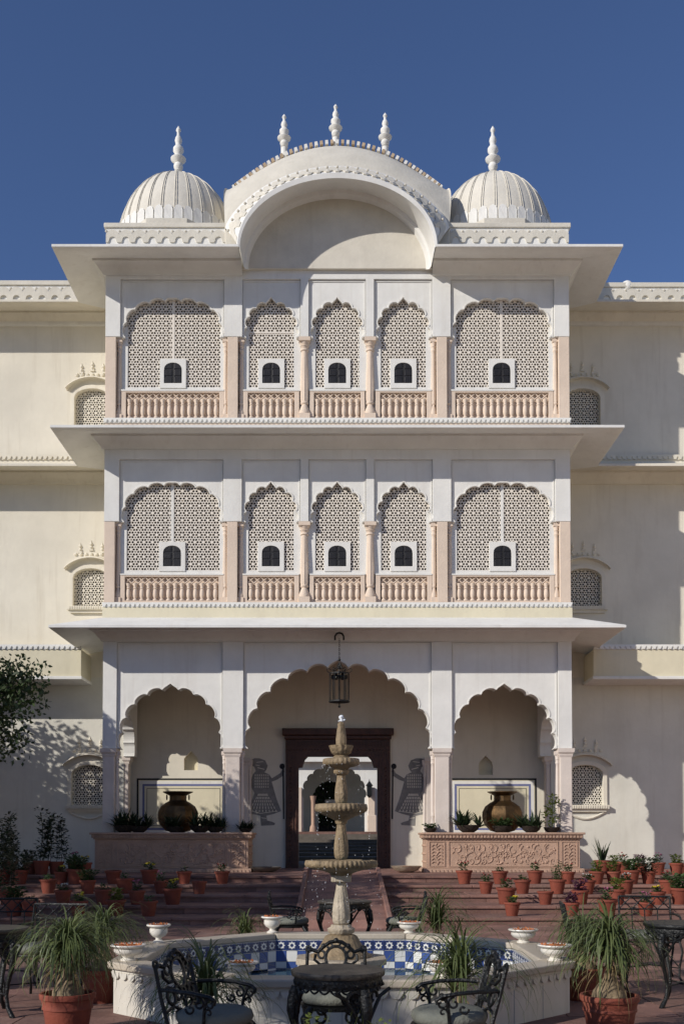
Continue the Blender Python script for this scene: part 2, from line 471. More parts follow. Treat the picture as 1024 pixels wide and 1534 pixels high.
def beads(x0, x1, y, z, parent, sp=.11, name='bead_course', mt='trim', hh=.11):
    m = MB().box(x0, x1, y, y+.05, z + hh*.62, z + hh)
    m.box(x0, x1, y+.015, y+.05, z, z + hh*.62)
    n = int((x1-x0)/sp); sp = (x1-x0)/n
    for i in range(n):
        c = x0 + (i+.5)*sp
        m.prism([(c-sp*.42, z+hh*.62), (c-sp*.30, z+.015), (c+sp*.12, z+.005), (c+sp*.36, z+hh*.62)], y-.014, y+.02)
    part(name, m, M[mt], parent)

# ---- colonnette mesh (unit height 1.0 .. scaled by building it directly)
def colonnette(x, y, z0, z1, r, parent, mt='pink', name='colonnette', n=12):
    H = z1 - z0
    o = link(name, None, parent)
    bpy.data.objects.remove(o)
    m = MB()
    m.box(x-r*1.5, x+r*1.5, y-r*1.5, y+r*1.5, z0, z0+H*.07)
    prof = [(r*1.45, z0+H*.07), (r*1.55, z0+H*.10), (r*.75, z0+H*.19), (r*1.1, z0+H*.20), (r*1.15, z0+H*.215), (r*.95, z0+H*.225),
            (r*1.12, z0+H*.26), (r*1.1, z0+H*.45), (r*.86, z0+H*.80), (r*.84, z0+H*.84), (r*1.15, z0+H*.85), (r*1.15, z0+H*.865), (r*.9, z0+H*.875),
            (r*1.1, z0+H*.90), (r*1.25, z0+H*.905), (r*1.0, z0+H*.915), (r*1.5, z0+H*.955)]
    fl = lambda a, i: 1 + (.05*math.copysign(1, cos(a*8)) if 4 < i < 9 else 0)
    m.lathe(prof, 24, (x, y, 0), fl=fl)
    m.box(x-r*1.6, x+r*1.6, y-r*1.6, y+r*1.6, z0+H*.955, z1)
    return part(name, m, M[mt], parent, smooth=50)

# ---- the two upper storeys
OPEN = [(-5.07, -2.687), (-2.20, -.917), (-.627, .627), (.917, 2.20), (2.687, 5.07)]
def storey(zr, zft, zpk, zsp, zjb, zrt, zbb, zflr, wide_line):
    """zr wall top, zft frame top, zpk arch peak, zsp springing, zjb screen bottom, zrt rail top, zbb balustrade bottom, zflr floor"""
    YA = YF + .06
    # white upper wall with the five scalloped arches cut out of its lower edge
    arch = []
    for (a, b) in OPEN:
        wide = b - a > 2
        c = (a+b)/2; hw = (b-a)/2
        if wide: cv = cusps(c, zsp, hw-.07, zpk - zsp - .08, 9, .085, ea=.8, eb=.62, ogee=0, flat=True)
        else: cv = cusps(c, zsp, hw-.05, zpk - zsp - .13, 9, .080, ea=.95, eb=.80, ogee=.9)
        arch.append(cv)
    poly = [(-HB, zr), (-HB, zsp)]
    for cv in arch: poly += cv
    poly += [(HB, zsp), (HB, zr)]
    part('wall', MB().prism(poly, YA, YA+.26), M['white'], pal)
    for cv in arch: rim(cv, YA, .022, pal)
    # pilaster strips and top band, proud of the wall
    strips = [(-HB, -5.10), (-2.665, -2.235), (-.86, -.675), (.675, .86), (2.235, 2.665), (5.10, HB)]
    outer = [(-HB, zr), (-HB, zsp), (HB, zsp), (HB, zr)]
    holes = []
    for i in range(5):
        holes.append([(strips[i][1], zsp-.0), (strips[i+1][0], zsp), (strips[i+1][0], zft), (strips[i][1], zft)])
    poly = [(-HB, zr), (-HB, zsp)]
    for i in range(5):
        poly += [(strips[i][1], zsp), (strips[i][1], zft), (strips[i+1][0], zft), (strips[i+1][0], zsp)]
    poly += [(HB, zsp), (HB, zr)]
    part('pilaster_frame', MB().prism(poly, YF, YA-.001), M['white'], pal, bevel=.008)
    m = MB()
    for i in range(5):
        a, b = strips[i][1], strips[i+1][0]
        pts = [(a+.035, YA, zsp+.02), (a+.035, YA, zft-.035), (b-.035, YA, zft-.035), (b-.035, YA, zsp+.02)]
        m.box(a+.02, a+.045, YA-.018, YA, zsp, zft-.02); m.box(b-.045, b-.02, YA-.018, YA, zsp, zft-.02)
        m.box(a+.045, b-.045, YA-.018, YA, zft-.045, zft-.02)
    part('panel_moulding', m, M['trim'], pal)
    # pink lower piers
    for (a, b) in [(-HB, -5.20), (-2.578, -2.335), (2.335, 2.578), (5.20, HB)]:
        part('pier', MB().box(a, b, YF+.01, YA+.26, zbb-.03, zsp-.001), M['pink'], pal, bevel=.01)
    for xx in (-5.14, -2.633, -2.264, 2.264, 2.633, 5.14):
        colonnette(xx, YF+.14, zbb-.03, zsp-.002, .045, pal)
    for xx in (-.772, .772):
        colonnette(xx, YF+.13, zbb-.03, zsp-.002, .085, pal)
        part('pier', MB().box(xx-.12, xx+.12, YF+.205, YA+.26, zbb-.03, zsp-.002), M['trim'], pal)
    m = MB()
    # screens
    for i, (a, b) in enumerate(OPEN):
        c = (a+b)/2; wide = b-a > 2
        yj = YA + .115
        jl, jr = (a+.12, b-.08) if wide else (a+.11, b-.11)
        wz0 = zjb + .06; wz1 = wz0 + .60
        wc = c + (.0 if not wide else (.12 if c > 0 else -.0))
        wc = c
        jali_screen('jali_screen', a-.08, b+.08, zjb, zpk + .1, yj, pal, 'jali', skip=(wc-.20, wc+.20, zjb-.1, wz1-.10))
        m = MB().box(a-.12, jl, yj-.02, yj+.05, zjb-.07, zsp+.3); m.box(jr, b+.12, yj-.02, yj+.05, zjb-.07, zsp+.3)
        m.box(jl, jr, yj-.021, yj+.05, zjb-.07, zjb+.015)
        part('screen_frame', m, M['trim'], pal)
        if wide:
            part('screen_joint', MB().box(c-.035, c+.035, yj-.012, yj+.02, wz1+.03, zpk+.05) if wide_line else
                 MB().box(c-.03, c+.03, yj-.006, yj+.02, wz1+.03, zpk+.05), M['trim'] if wide_line else M['jali'], pal)
        elif i == 1 and not wide_line:
            part('screen_joint', MB().box(a+.1, b-.1, yj-.008, yj+.02, zsp+.16, zsp+.19), M['jali'], pal)
        # small window in the screen
        ar = [(wc-.21, wz0+.05)] + [(wc - .21*cos(t), wz0+.36 + .18*sin(t)**.8) for t in [PI*k/12 for k in range(13)]] + [(wc+.21, wz0+.05)]
        fr = [(wc-.31, wz0-.07), (wc+.31, wz0-.07), (wc+.31, wz1+.03), (wc-.31, wz1+.03)]
        wf = part('window', MB().prism(fr, yj-.045, yj+.05, [ar]), M['trim'], pal, bevel=.006)
        for s in (-1, 1):
            x0, x1 = (wc-.215, wc-.004) if s < 0 else (wc+.004, wc+.215)
            sh = MB().box(x0, x1, yj-.022, yj-.004, wz0+.03, wz1)
            for zz in (.07, .24, .41):
                sh.box(x0+.03, x1-.02, yj-.032, yj-.021, wz0+zz, wz0+zz+.13)
            part('shutter', sh, M['shutter'], wf, loc=(0, 0, 0), bevel=.004)
        # balustrade
        zl = zrt - .18
        yb = YF + .10
        a2, b2 = a-.02, b+.02
        if wide: a2, b2 = (a-.02, b+.02)
        n = 14 if wide else 7
        sp = .157; bl = c - n*sp/2; br = c + n*sp/2
        fr = [(a2, zbb-.03), (b2, zbb-.03), (b2, zrt), (a2, zrt)]
        hole = [(bl, zbb+.03), (br, zbb+.03), (br, zrt-.035), (bl, zrt-.035)]
        bal = part('balustrade', MB().prism(fr, yb, yb+.10, [hole]), M['pink'], pal, bevel=.006)
        part('balustrade_back', MB().box(bl-.02, br+.02, yb+.102, yb+.13, zbb, zrt-.01), M['pink'], bal, loc=(0, 0, 0))
        bh = zl - zbb - .04
        pr = [(.055, 0), (.055, .03), (.03, .05), (.052, bh*.25), (.056, bh*.4), (.048, bh*.62), (.034, bh*.68), (.05, bh*.71), (.05, bh*.74), (.036, bh*.78), (.055, bh*.92), (.06, bh)]
        bm_ = mesh('baluster', MB().lathe(pr, 10), M['pink'], 50)
        for k in range(n):
            link('baluster', bm_, bal, loc=(bl + (k+.5)*sp, yb+.055, zbb+.035))
        lt = MB()
        for k in range(n):
            x0 = bl + k*sp
            for (u0, v0, u1, v1) in ((0, 0, 1, 1), (1, 0, 0, 1)):
                lt.tube([(x0+u0*sp, yb+.05, zl+v0*.145), (x0+u1*sp, yb+.05, zl+v1*.145)], .016, 4)
        part('lattice', lt, M['pink'], bal, loc=(0, 0, 0))
        part('sill', MB().box(a2, b2, yb-.012, yb+.2, zrt+.001, zrt+.035), M['trim'], pal)
    part('floor_band', MB().box(-HB, HB, YF-.01, YA+.3, zflr-.3, zbb-.031), M['pink'], pal)
    beads(-HB-.02, HB+.02, YF-.05, zflr, pal)

ZT2 = Z(366, 23.0) - .05; ZT1 = Z(637, 23.0) - .05; ZT0 = Z(936.5, 23.0) - .05
zb2 = Z(625); zb1 = Z(900)
storey(Z(392), Z(418), Z(443), Z(504), Z(577), Z(583), Z(625), Z(634), False)
storey(Z(655), Z(688), Z(720), Z(781), Z(853), Z(860), Z(900), Z(910), True)
eave(ZT1, 1.0, bay_path(), pal)
part('fascia', MB().box(-HB-.02, HB+.02, YF-.03, YF+.2, Z(938), Z(910)-.001), M['yellow'], pal)
eave(ZT0, 1.0, bay_path(HB, 0), pal)
# sheet painted dark as the rooms' shade behind the screens, floors, side walls, roof
m = MB().box(-HB+.2, HB-.2, 24.95, 25.05, Z(925), Z(400)); part('room_shade_sheet', m, M['dark'], pal)
for s in (-1, 1):
    part('side_wall', MB().box(min(s*HB, s*(HB-.25)), max(s*HB, s*(HB-.25)), YF+.325, YP+.3, Z(955), Z(392)), M['cream'], pal)
ZC = Z(958)
part('porch_ceiling', MB().box(-HB, HB, YF+.325, YP+.3, ZC, ZC+.2), M['cream'], pal)
part('roof_slab', MB().box(-HB, HB, YF+.1, YP+.3, Z(392)-.3, Z(392)-.05), M['cream'], pal)

# ---- top eave: broken by the curved roof
zt = ZT2
XA = X(357, 368, 23.0); XB = X(653, 368, 23.0); xc = (XA+XB)/2; HA = (XB-XA)/2
def half_eave(side):
    prof = [(0, zt+.24), (.97, zt+.07), (1.0, zt+.056), (1.0, zt), (.97, zt-.012), (.26, zt+.15), (.255, zt+.10), (.22, zt+.09), (.14, zt+.0), (.06, zt-.09), (.055, zt-.12), (0, zt-.125)]
    n = len(prof)
    xi = XA if side < 0 else XB
    st = [((xi, YF), (0, -1)), ((side*HB, YF), (side, -1)), ((side*HB, YW), (side, -1))]
    m = MB()
    rings = [[(p[0]+d[0]*o, p[1]+d[1]*o, z) for o, z in prof] for p, d in st]
    for i in range(2): m.add(rings[i]+rings[i+1], [(k, (k+1) % n, n+(k+1) % n, n+k) for k in range(n)])
    for rg in (rings[0], rings[-1]): m.add(rg, [tuple(range(n))])
    part('eave', m, M['white'], pal, smooth=40)
for s in (-1, 1): half_eave(s)

def arcp(u, w_, h, q):        # u in -1..1 -> (dx, dz)
    t = u * PI / 2
    x = sin(t)
    return (w_ * x, h * max(0.0, 1 - x*x) ** q)
def curve(w_, zb, zt_, q, n=64): return [(xc + arcp(-1 + 2*i/n, w_, zt_-zb, q)[0], zb + arcp(-1 + 2*i/n, w_, zt_-zb, q)[1]) for i in range(n+1)]
def loft(curves, name, mt, smooth=60, close=False, parent=pal):
    m = MB(); n = len(curves[0][0]); vs = []
    for cv, y in curves: vs += [(p[0], y if not callable(y) else y(i), p[1]) for i, p in enumerate(cv)]
    fs = []
    K = len(curves)
    for a in range(K if close else K-1):
        b = (a+1) % K
        for i in range(n-1): fs.append((a*n+i, a*n+i+1, b*n+i+1, b*n+i))
    if close:
        for i in (0, n-1): fs.append(tuple(a*n+i for a in range(K)))
    m.add(vs, fs)
    return part(name, m, M[mt], parent, smooth=smooth)
zb = Z(366, 23.0)
tipc = curve(HA, zt+.03, Z(263, 23.0), .5)
tipc2 = [(p[0], p[1]-.05) for p in curve(HA-.03, zt+.03, Z(263, 23.0), .5)]
mol1 = curve(HA-.05, zt-.05, Z(285, 23.75), .5)
mol2 = curve(HA-.09, zt-.10, Z(290, 23.75), .5)
wal1 = curve(HA-.18, Z(405), Z(303), .5)
wal2 = curve(HA-.23, Z(406), Z(308), .5)
# curved eave: tip, underside and moulding
loft([(curve(HA+.02, zt+.03, Z(262, 23.0)+.05, .5), 23.0), (tipc2, 23.01), (mol1, 23.72), (mol2, 23.75), (wal1, 23.97), (wal2, 23.98), (wal2, 24.06)], 'curved_eave', 'white', 30)
HT = X(672, 344.5, 23.9) - xc
bandt = curve(HT, Z(345, 23.9), Z(252.5, 23.9), .72)
bandb = curve(HA+.02, zt+.03, Z(262, 23.0)+.05, .5)
loft([(bandb, 23.0), ([(a[0]*.55+b[0]*.45, a[1]*.4+b[1]*.6-.02) for a, b in zip(bandb, bandt)], 23.55), (bandt, 23.80), (bandt, 23.9)], 'arch_band', 'trim', 30)
# tympanum wall
zty = Z(406)
tym = [(p[0], p[1]) for p in curve(HA-.14, zty-.02, Z(296), .5)]
part('tympanum', MB().prism(tym, YF+.07, YF+.3), M['white'], pal)
part('tympanum_sill', MB().box(xc-HA+.25, xc+HA-.25, YF-.012, YF+.069, zty-.05, zty+.03), M['trim'], pal)
loft([(curve(HA-.42, zty+.03, Z(322), .5), YF+.055), (curve(HA-.37, zty+.03, Z(318), .5), YF+.035), (curve(HA-.33, zty+.03, Z(315), .5), YF+.069)], 'tympanum_moulding', 'trim')
# roof over it
YR = 25.2
def roofc(v):
    A = bandt; n = len(A) - 1; out = []
    wr = X(657, 274, YR) - xc + .12; zrb = Z(290, YR); zrt_ = Z(219, YR)
    for i in range(n+1):
        u = -1 + 2*i/n
        d = arcp(u, wr, zrt_-zrb, 1.1)
        c = (xc + d[0], zrb + d[1])
        a = A[i]
        out.append((a[0]*(1-v)+c[0]*v + sin(PI*v)*.10*u, a[1]*(1-v)+c[1]*v + sin(PI*v)*(.16 + .30*abs(u)**4)))
    return out
rc = [(roofc(v), 23.9 + (YR-23.9)*v**1.15) for v in [k/8 for k in range(9)]]
back = [(c, 2*YR - y) for c, y in reversed(rc[:-1])]
roof = loft(rc + back + [([(p[0], zt) for p in bandt], 26.5), ([(p[0], zt) for p in bandt], 23.9)], 'curved_roof', 'roof', 50, close=True)
m = MB()
ridge = rc[-1][0]
for i in range(6, 59):
    for q in (0, .5):
        a, b = Vector(ridge[i]), Vector(ridge[i+1 if i < 63 else i])
        if q and i % 3: continue
    p = Vector(ridge[i]); t = (Vector(ridge[i+1]) - Vector(ridge[i-1])).normalized(); nn = Vector((-t.y, t.x))
    sgn = 1 if nn.y > 0 else -1; nn *= sgn
    hw = .035
    pts = [p - t*hw - nn*.02, p + t*hw - nn*.02, p + t*hw + nn*.075, p - t*hw + nn*.075]
    m.prism([(q.x, q.y) for q in pts], YR-.14, YR+.10, m=i % 2)
part('ridge_teeth', m, [M['trim'], M['ochre']], roof, loc=(0, 0, 0), label='row of small ochre and white teeth along the ridge of the curved roof')
def finial(x, y, z, H, r, parent, base_h=.25):
    k = H
    pr = [(r*.62, -.15), (r*.62, k*.16), (r*.5, k*.165), (r*.72, k*.19), (r*.45, k*.21), (r*.75, k*.25), (r*.8, k*.29), (r*.6, k*.33), (r*1.25, k*.39), (r*1.3, k*.415), (r*1.0, k*.44), (r*.55, k*.47),
          (r*.6, k*.50), (r*.9, k*.55), (r*.88, k*.60), (r*.45, k*.66), (r*.5, k*.69), (r*.62, k*.74), (r*.5, k*.79), (r*.28, k*.83), (r*.25, k*.89), (r*.42, k*.915), (r*.38, k*.94), (r*.05, k)]
    return part('finial', MB().lathe(pr, 16, (x, y, z)), M['trim'], parent, smooth=50, loc=(0, 0, 0))
for px, yt, yb in ((425.5, 172, 233), (502.5, 157, 218), (576.5, 170, 232)):
    zz = Z(yb, YR); finial(X(px, yb, YR), YR-.02, zz, Z(yt, YR)-zz, .13, roof)

# ---- scalloped relief bands (parapets)
def relief(name, f, L, unit, h, y, parent, th=.03, mt='roof'):
    m = MB(); n = max(1, round(L/unit)); un = L/n; r = un*.27
    for i in range(n):
        s0 = i*un
        poly = [(0.0, 0.0), (un/2-r*1.25, 0.0)]
        for k in range(11):
            t = PI*(1-k/10); poly.append((un/2 + r*cos(t), h*.12 + r*1.15*abs(sin(t))**.9))
        poly += [(un/2+r*1.25, 0.0), (un, 0.0), (un, h*.58)]
        for k in range(1, 10):
            t = k/10; poly.append((un*(1-t), h*.58 + h*.34*sin(PI*t)**.6))
        poly.append((0, h*.58))
        m.prism([f(s0+p[0], p[1]) for p in poly], y-th, y-.001)
        for q in (0,):
            c = f(s0, h*.86); m.sph((c[0], y-.005, c[1]), h*.09, 6, 4)
    return part(name, m, M[mt], parent)
zp0 = zt+.44; zp1 = Z(341); zp2 = Z(334)
for s in (-1, 1):
    x0, x1 = (-HB, xc-HT-.02) if s < 0 else (xc+HT+.02, HB)
    pa = part('parapet', MB().box(x0, x1, YF+.02, YF+.16, zt+.1, zp1), M['trim'], pal)
    L = x1-x0; zl = zt+.50
    zl = Z(363)
    relief('scallop_relief', lambda u, v, x0=x0, zl=zl: (x0+u, zl+v), L, .32, Z(343)-zl, YF+.02, pa).location = (0, 0, 0)
    part('parapet_cap', MB().box(x0-(.05 if s < 0 else 0), x1+(.05 if s > 0 else 0), YF-.02, YF+.18, zp1+.001, zp2), M['roof'], pa, loc=(0, 0, 0), bevel=.015)
def bandf(u, v, L=1.0):
    i = u*64; k = min(63, int(i)); t = i-k
    a = (bandb[k][0]*(1-t)+bandb[k+1][0]*t, bandb[k][1]*(1-t)+bandb[k+1][1]*t)
    b = (bandt[k][0]*(1-t)+bandt[k+1][0]*t, bandt[k][1]*(1-t)+bandt[k+1][1]*t)
    v = .12 + v*.8
    return a, b, v
# relief on the arch band, laid on its sloping face
m = MB(); NB = 26
dl = [0]
for i in range(64): dl.append(dl[-1] + math.dist(bandt[i], bandt[i+1]))
def at_len(s):
    s = max(0, min(dl[-1]*.99999, s)); k = max(i for i in range(64) if dl[i] <= s)
    return (k + (s-dl[k])/(dl[k+1]-dl[k]))/64
def face_pt(s, v, lift):
    a, b, v = bandf(at_len(s), v)
    ys = 23.0 + .8*v if v < 1 else 23.8
    # same three-step section as the band
    if v < .5:
        t = v/.5; c = (a[0]*.55+b[0]*.45, a[1]*.4+b[1]*.6-.02); p = (a[0]*(1-t)+c[0]*t, a[1]*(1-t)+c[1]*t); yy = 23.0*(1-t)+23.55*t
    else:
        t = (v-.5)/.5; c = (a[0]*.55+b[0]*.45, a[1]*.4+b[1]*.6-.02); p = (c[0]*(1-t)+b[0]*t, c[1]*(1-t)+b[1]*t); yy = 23.55*(1-t)+23.8*t
    return (p[0], yy-lift, p[1]+lift*.6)
un = dl[-1]/NB
for i in range(NB):
    poly = [(0, 0), (.18, 0)] + [(.5-.30*cos(PI*k/8), .08+.36*sin(PI*k/8)) for k in range(9)] + [(.82, 0), (1, 0), (1, .62)] + [(1-k/8, .62+.3*sin(PI*k/8)) for k in range(1, 8)] + [(0, .62)]
    tr = tessellate_polygon([[Vector((p[0], p[1], 0)) for p in poly]])
    top = [face_pt((i+p[0])*un, p[1], .025) for p in poly]; bot = [face_pt((i+p[0])*un, p[1], .0) for p in poly]
    N = len(poly); m.add(top+bot, [tuple(t) for t in tr] + [(k, (k+1) % N, N+(k+1) % N, N+k) for k in range(N)])
    c = face_pt((i)*un, .86, .02); m.sph(c, .035, 6, 4)
part('scallop_relief', m, M['roof'], pal)

# ---- domes
for s, px in ((-1, 267), (1, 738)):
    yc = 25.8; x = X(px, 300, yc); r = (X(825, 320, yc) - X(738, 320, yc))*1.025; z0 = Z(336, yc-1.44)
    Hd = math.sqrt((Z(257, yc) - z0)**2 - (.655*r)**2)
    pr = [(r*.96, -.3), (r*.985, 0)] + [(r*cos(t)**.95, Hd*sin(t)) for t in [PI/2*k/14 for k in range(1, 14)]] + [(.12, Hd*1.0), (.0001, Hd*1.005)]
    dm = part('dome', MB().lathe(pr, 48, (x, yc, z0)), M['dome'], pal, smooth=60)
    ribs = 28
    rb = MB()
    for off in (-.026, .026):
        pts = []; 
        for k in range(2, 15):
            t = PI/2*k/15; q = r*cos(t)**.95
            w_ = off*(q/r)*1.0
            pts.append((q+.008, w_, Hd*sin(t)))
        rb.tube(pts, .010, 5)
    rme = mesh('rib', rb, M['dome'], 60)
    pt = MB()
    for a in range(40):
        an = 2*PI*a/40; hw = r*PI/40*.86
        poly = [(-hw, 0), (hw, 0), (hw, .34), (hw*.7, .43), (0, .47), (-hw*.7, .43), (-hw, .34)]
        q = MB()
        top = []; 
        for (u, v) in poly:
            t = math.asin(min(.99, max(0, (v)/Hd))); rr = r*cos(t)**.95 + .020
            top.append((rr, u*(rr/r), v))
        N = len(poly); bot = [(p[0]-.06, p[1], p[2]) for p in top]
        q.add(top+bot, [tuple(range(N))] + [(k, (k+1) % N, N+(k+1) % N, N+k) for k in range(N)])
        q.xf(Matrix.Translation((x, yc, z0)) @ Matrix.Rotation(an, 4, 'Z')); pt.add(q.v, q.f)
    part('petal_band', pt, M['trim'], dm, loc=(0, 0, 0), label='band of upright whitish petals round the foot of the dome')
    for a in range(ribs): link('rib', rme, dm, loc=(x, yc, z0), rz=2*PI*(a+.5)/ribs)
    part('dome_plinth', MB().lathe([(1.2, -.3), (1.2, .0), (1.26, .01), (1.26, .12), (1.2, .16)], 8, (x, 25.2, Z(323, 24.0)-.16), a0=PI/8, a1=2*PI+PI/8), M['roof'], pal)
    zz = z0+Hd; finial(x, yc, zz-.05, Z(189, yc)-zz+.05, .15, dm)

# ================================================================ ground storey of the bay
ZS = Z(1121); ZAP = Z(1022); ZFT = Z(962)
carc = cusps(X(506, 1050, YF), ZS, 2.19-.09, Z(985)-ZS-.20, 13, .125, eb=.86, ogee=.35)
larc = cusps(-3.89, ZS, 1.235-.07, ZAP-ZS-.15, 11, .088, ea=.95, eb=.84, ogee=.7)
rarc = cusps(3.89, ZS, 1.235-.07, ZAP-ZS-.15, 11, .088, ea=.95, eb=.84, ogee=.7)
zr = Z(945)
YA = YF+.05
poly = [(-HB, zr), (-HB, ZS)] + larc + carc + rarc + [(HB, ZS), (HB, zr)]
part('wall', MB().prism(poly, YA, YA+.35), M['white'], pal)
for cv in (larc, carc, rarc): rim(cv, YA, .018, pal)
st = [(-HB, -5.13), (-2.665, -2.19), (2.19, 2.665), (5.13, HB)]
poly = [(-HB, zr), (-HB, ZS)]
for i in range(3): poly += [(st[i][1], ZS), (st[i][1], ZFT), (st[i+1][0], ZFT), (st[i+1][0], ZS)]
poly += [(HB, ZS), (HB, zr)]
part('pilaster_frame', MB().prism(poly, YF-.01, YA-.001), M['white'], pal, bevel=.008)
m = MB()
for i in range(3):
    a, b = st[i][1], st[i+1][0]
    m.box(a+.02, a+.045, YA-.018, YA, ZS, ZFT-.02); m.box(b-.045, b-.02, YA-.018, YA, ZS, ZFT-.02)
    m.box(a+.045, b-.045, YA-.018, YA, ZFT-.045, ZFT-.02)
part('panel_moulding', m, M['trim'], pal)
ZPT = Z(1247, 23.5)     # planter top
def column(x0, x1, y0, y1, sides, parent=pal, z0=None):
    z0 = ZPT if z0 is None else z0
    cx_ = (x0+x1)/2; cy_ = (y0+y1)/2
    c = part('column', MB().box(x0, x1, y0, y1, z0, ZS-.14), M['pinkg'], parent, bevel=.02)
    cap = MB()
    hw = (x1-x0)/2; hd = (y1-y0)/2
    def ring(e, z): return [(cx_-hw-e, cy_-hd-e, z), (cx_+hw+e, cy_-hd-e, z), (cx_+hw+e, cy_+hd+e, z), (cx_-hw-e, cy_+hd+e, z)]
    lv = [(.004, ZS-.20), (.02, ZS-.15), (.012, ZS-.14), (.045, ZS-.09), (.05, ZS-.001)]
    vs = [p for e, z in lv for p in ring(e, z)]
    fs = [(i*4+k, i*4+(k+1) % 4, i*4+4+(k+1) % 4, i*4+4+k) for i in range(len(lv)-1) for k in range(4)] + [(3, 2, 1, 0), tuple(range(len(lv)*4-4, len(lv)*4))]
    cap.add(vs, fs); part('capital', cap, M['pinkg'], c, loc=(0, 0, 0))
    for sx_ in sides:
        xx = x1 + .035 if sx_ > 0 else x0 - .035
        q = colonnette(xx, cy_-.02, z0, ZS-.06, .042, c, 'pinkg'); q.location = (0, 0, 0)
    return c
column(-HB, -5.17, YF, YF+.34, [1]); column(5.17, HB, YF, YF+.34, [-1])
column(-2.60, -2.26, YF, YF+.34, [-1, 1]); column(2.26, 2.60, YF, YF+.34, [-1, 1])
column(-HB, -5.33, YW+.02, YW+.3, [], z0=FLOOR); column(5.33, HB, YW+.02, YW+.3, [], z0=FLOOR)
column(-2.55, -2.30, YP-.12, YP+.02, [-1, 1], z0=FLOOR); column(2.30, 2.55, YP-.12, YP+.02, [-1, 1], z0=FLOOR)
# side walls over the side arches of the porch
for s in (-1, 1):
    cv = cusps(25.40, ZS, .93, .95, 9, .06, eb=.5)
    poly = [(YA+.36, ZC), (YA+.36, ZS)] + [p for p in cv if YA+.37 < p[0] < YW-.02] + [(YW+.0, ZS), (YW+.3, ZS), (YW+.3, ZC)]
    x0 = s*(HB-.28); x1 = s*HB
    part('porch_side_wall', MB().prism(poly, x0, x1, f=lambda a, y, z: (y, a, z)), M['white'], pal)
# porch back wall with the doorway and two little niches
dx0, dx1, dz1 = X(447, 1200, YP), X(565, 1200, YP), Z(1118, YP)
dc = (dx0+dx1)/2
def niche(px, py):
    x, z = X(px, py, YP), Z(py, YP); hw = .18
    return [(x-hw, z-.24), (x+hw, z-.24), (x+hw, z+.05), (x+hw*.85, z+.10), (x, z+.26), (x-hw*.85, z+.10), (x-hw, z+.05)]
nl, nr = niche(286, 1140), niche(727, 1147)
poly = [(-HB, FLOOR-.1), (dx0-.1, FLOOR-.1), (dx0-.1, dz1), (dx1+.1, dz1), (dx1+.1, FLOOR-.1), (HB, FLOOR-.1), (HB, ZC), (-HB, ZC)]
part('porch_back_wall', MB().prism(poly, YP, YP+.3, [nl, nr]), M['cream'], pal)
for nn_ in (nl, nr):
    xs_ = [p[0] for p in nn_]; zs_ = [p[1] for p in nn_]
    part('niche_back', MB().box(min(xs_)-.02, max(xs_)+.02, YP+.18, YP+.19, min(zs_)-.02, max(zs_)+.02), M['yellow'], pal)
# solid body of the house behind, with a passage through it
part('passage_wall', MB().box(-17, -1.35, YP+.301, 31.6, 0, Z(392)), M['cream'], pal)
part('passage_wall', MB().box(1.35, 17, YP+.301, 31.6, 0, Z(392)), M['cream'], pal)
part('passage_ceiling', MB().box(-1.35, 1.35, YP+.302, 31.6, 4.35, Z(392)), M['cream'], pal)
# carved door frame
df = [(dx0-.33, FLOOR), (dx0, FLOOR), (dx0, Z(1150, YP)), (dx0+.10, Z(1149, YP)), (dx0+.16, Z(1138, YP)), (dx0+.24, Z(1133, YP)), (dx1-.24, Z(1133, YP)), (dx1-.16, Z(1138, YP)), (dx1-.10, Z(1149, YP)), (dx1, Z(1150, YP)), (dx1, FLOOR), (dx1+.33, FLOOR), (dx1+.33, Z(1108, YP)), (dx0-.33, Z(1108, YP))]
dfo = part('door_frame', MB().prism(df, YP-.10, YP+.25), M['wood'], pal, bevel=.012, label='dark carved wooden door frame round the open doorway')
lz0, lz1 = Z(1108, YP)+.001, Z(1092, YP)
lm = MB().box(dx0-.42, dx1+.42, YP-.22, YP+.1, lz0+.10, lz1)
lm.box(dx0-.36, dx1+.36, YP-.16, YP+.1, lz0, lz0+.10)
part('lintel', lm, M['wood'], dfo, loc=(0, 0, 0), bevel=.02)
cm = MB()
for k in range(34):
    x = dx0-.30 + k*(dx1-dx0+.60)/33
    cm.box(x-.02, x+.02, YP-.125, YP-.10, Z(1118, YP), Z(1111, YP)); cm.sph((x, YP-.10, Z(1124, YP)), .02, 6, 4)
for s, xe in ((-1, dx0), (1, dx1)):
    for off in (.06, .14, .27):
        xx = xe + s*off; cm.box(xx-.012, xx+.012, YP-.118, YP-.10, FLOOR+.02, Z(1128, YP))
    for k in range(26):
        z = FLOOR+.1+k*.1; cm.sph((xe+s*.205, YP-.10, z), .028, 6, 4)
part('carving', cm, M['wood'], dfo, loc=(0, 0, 0))
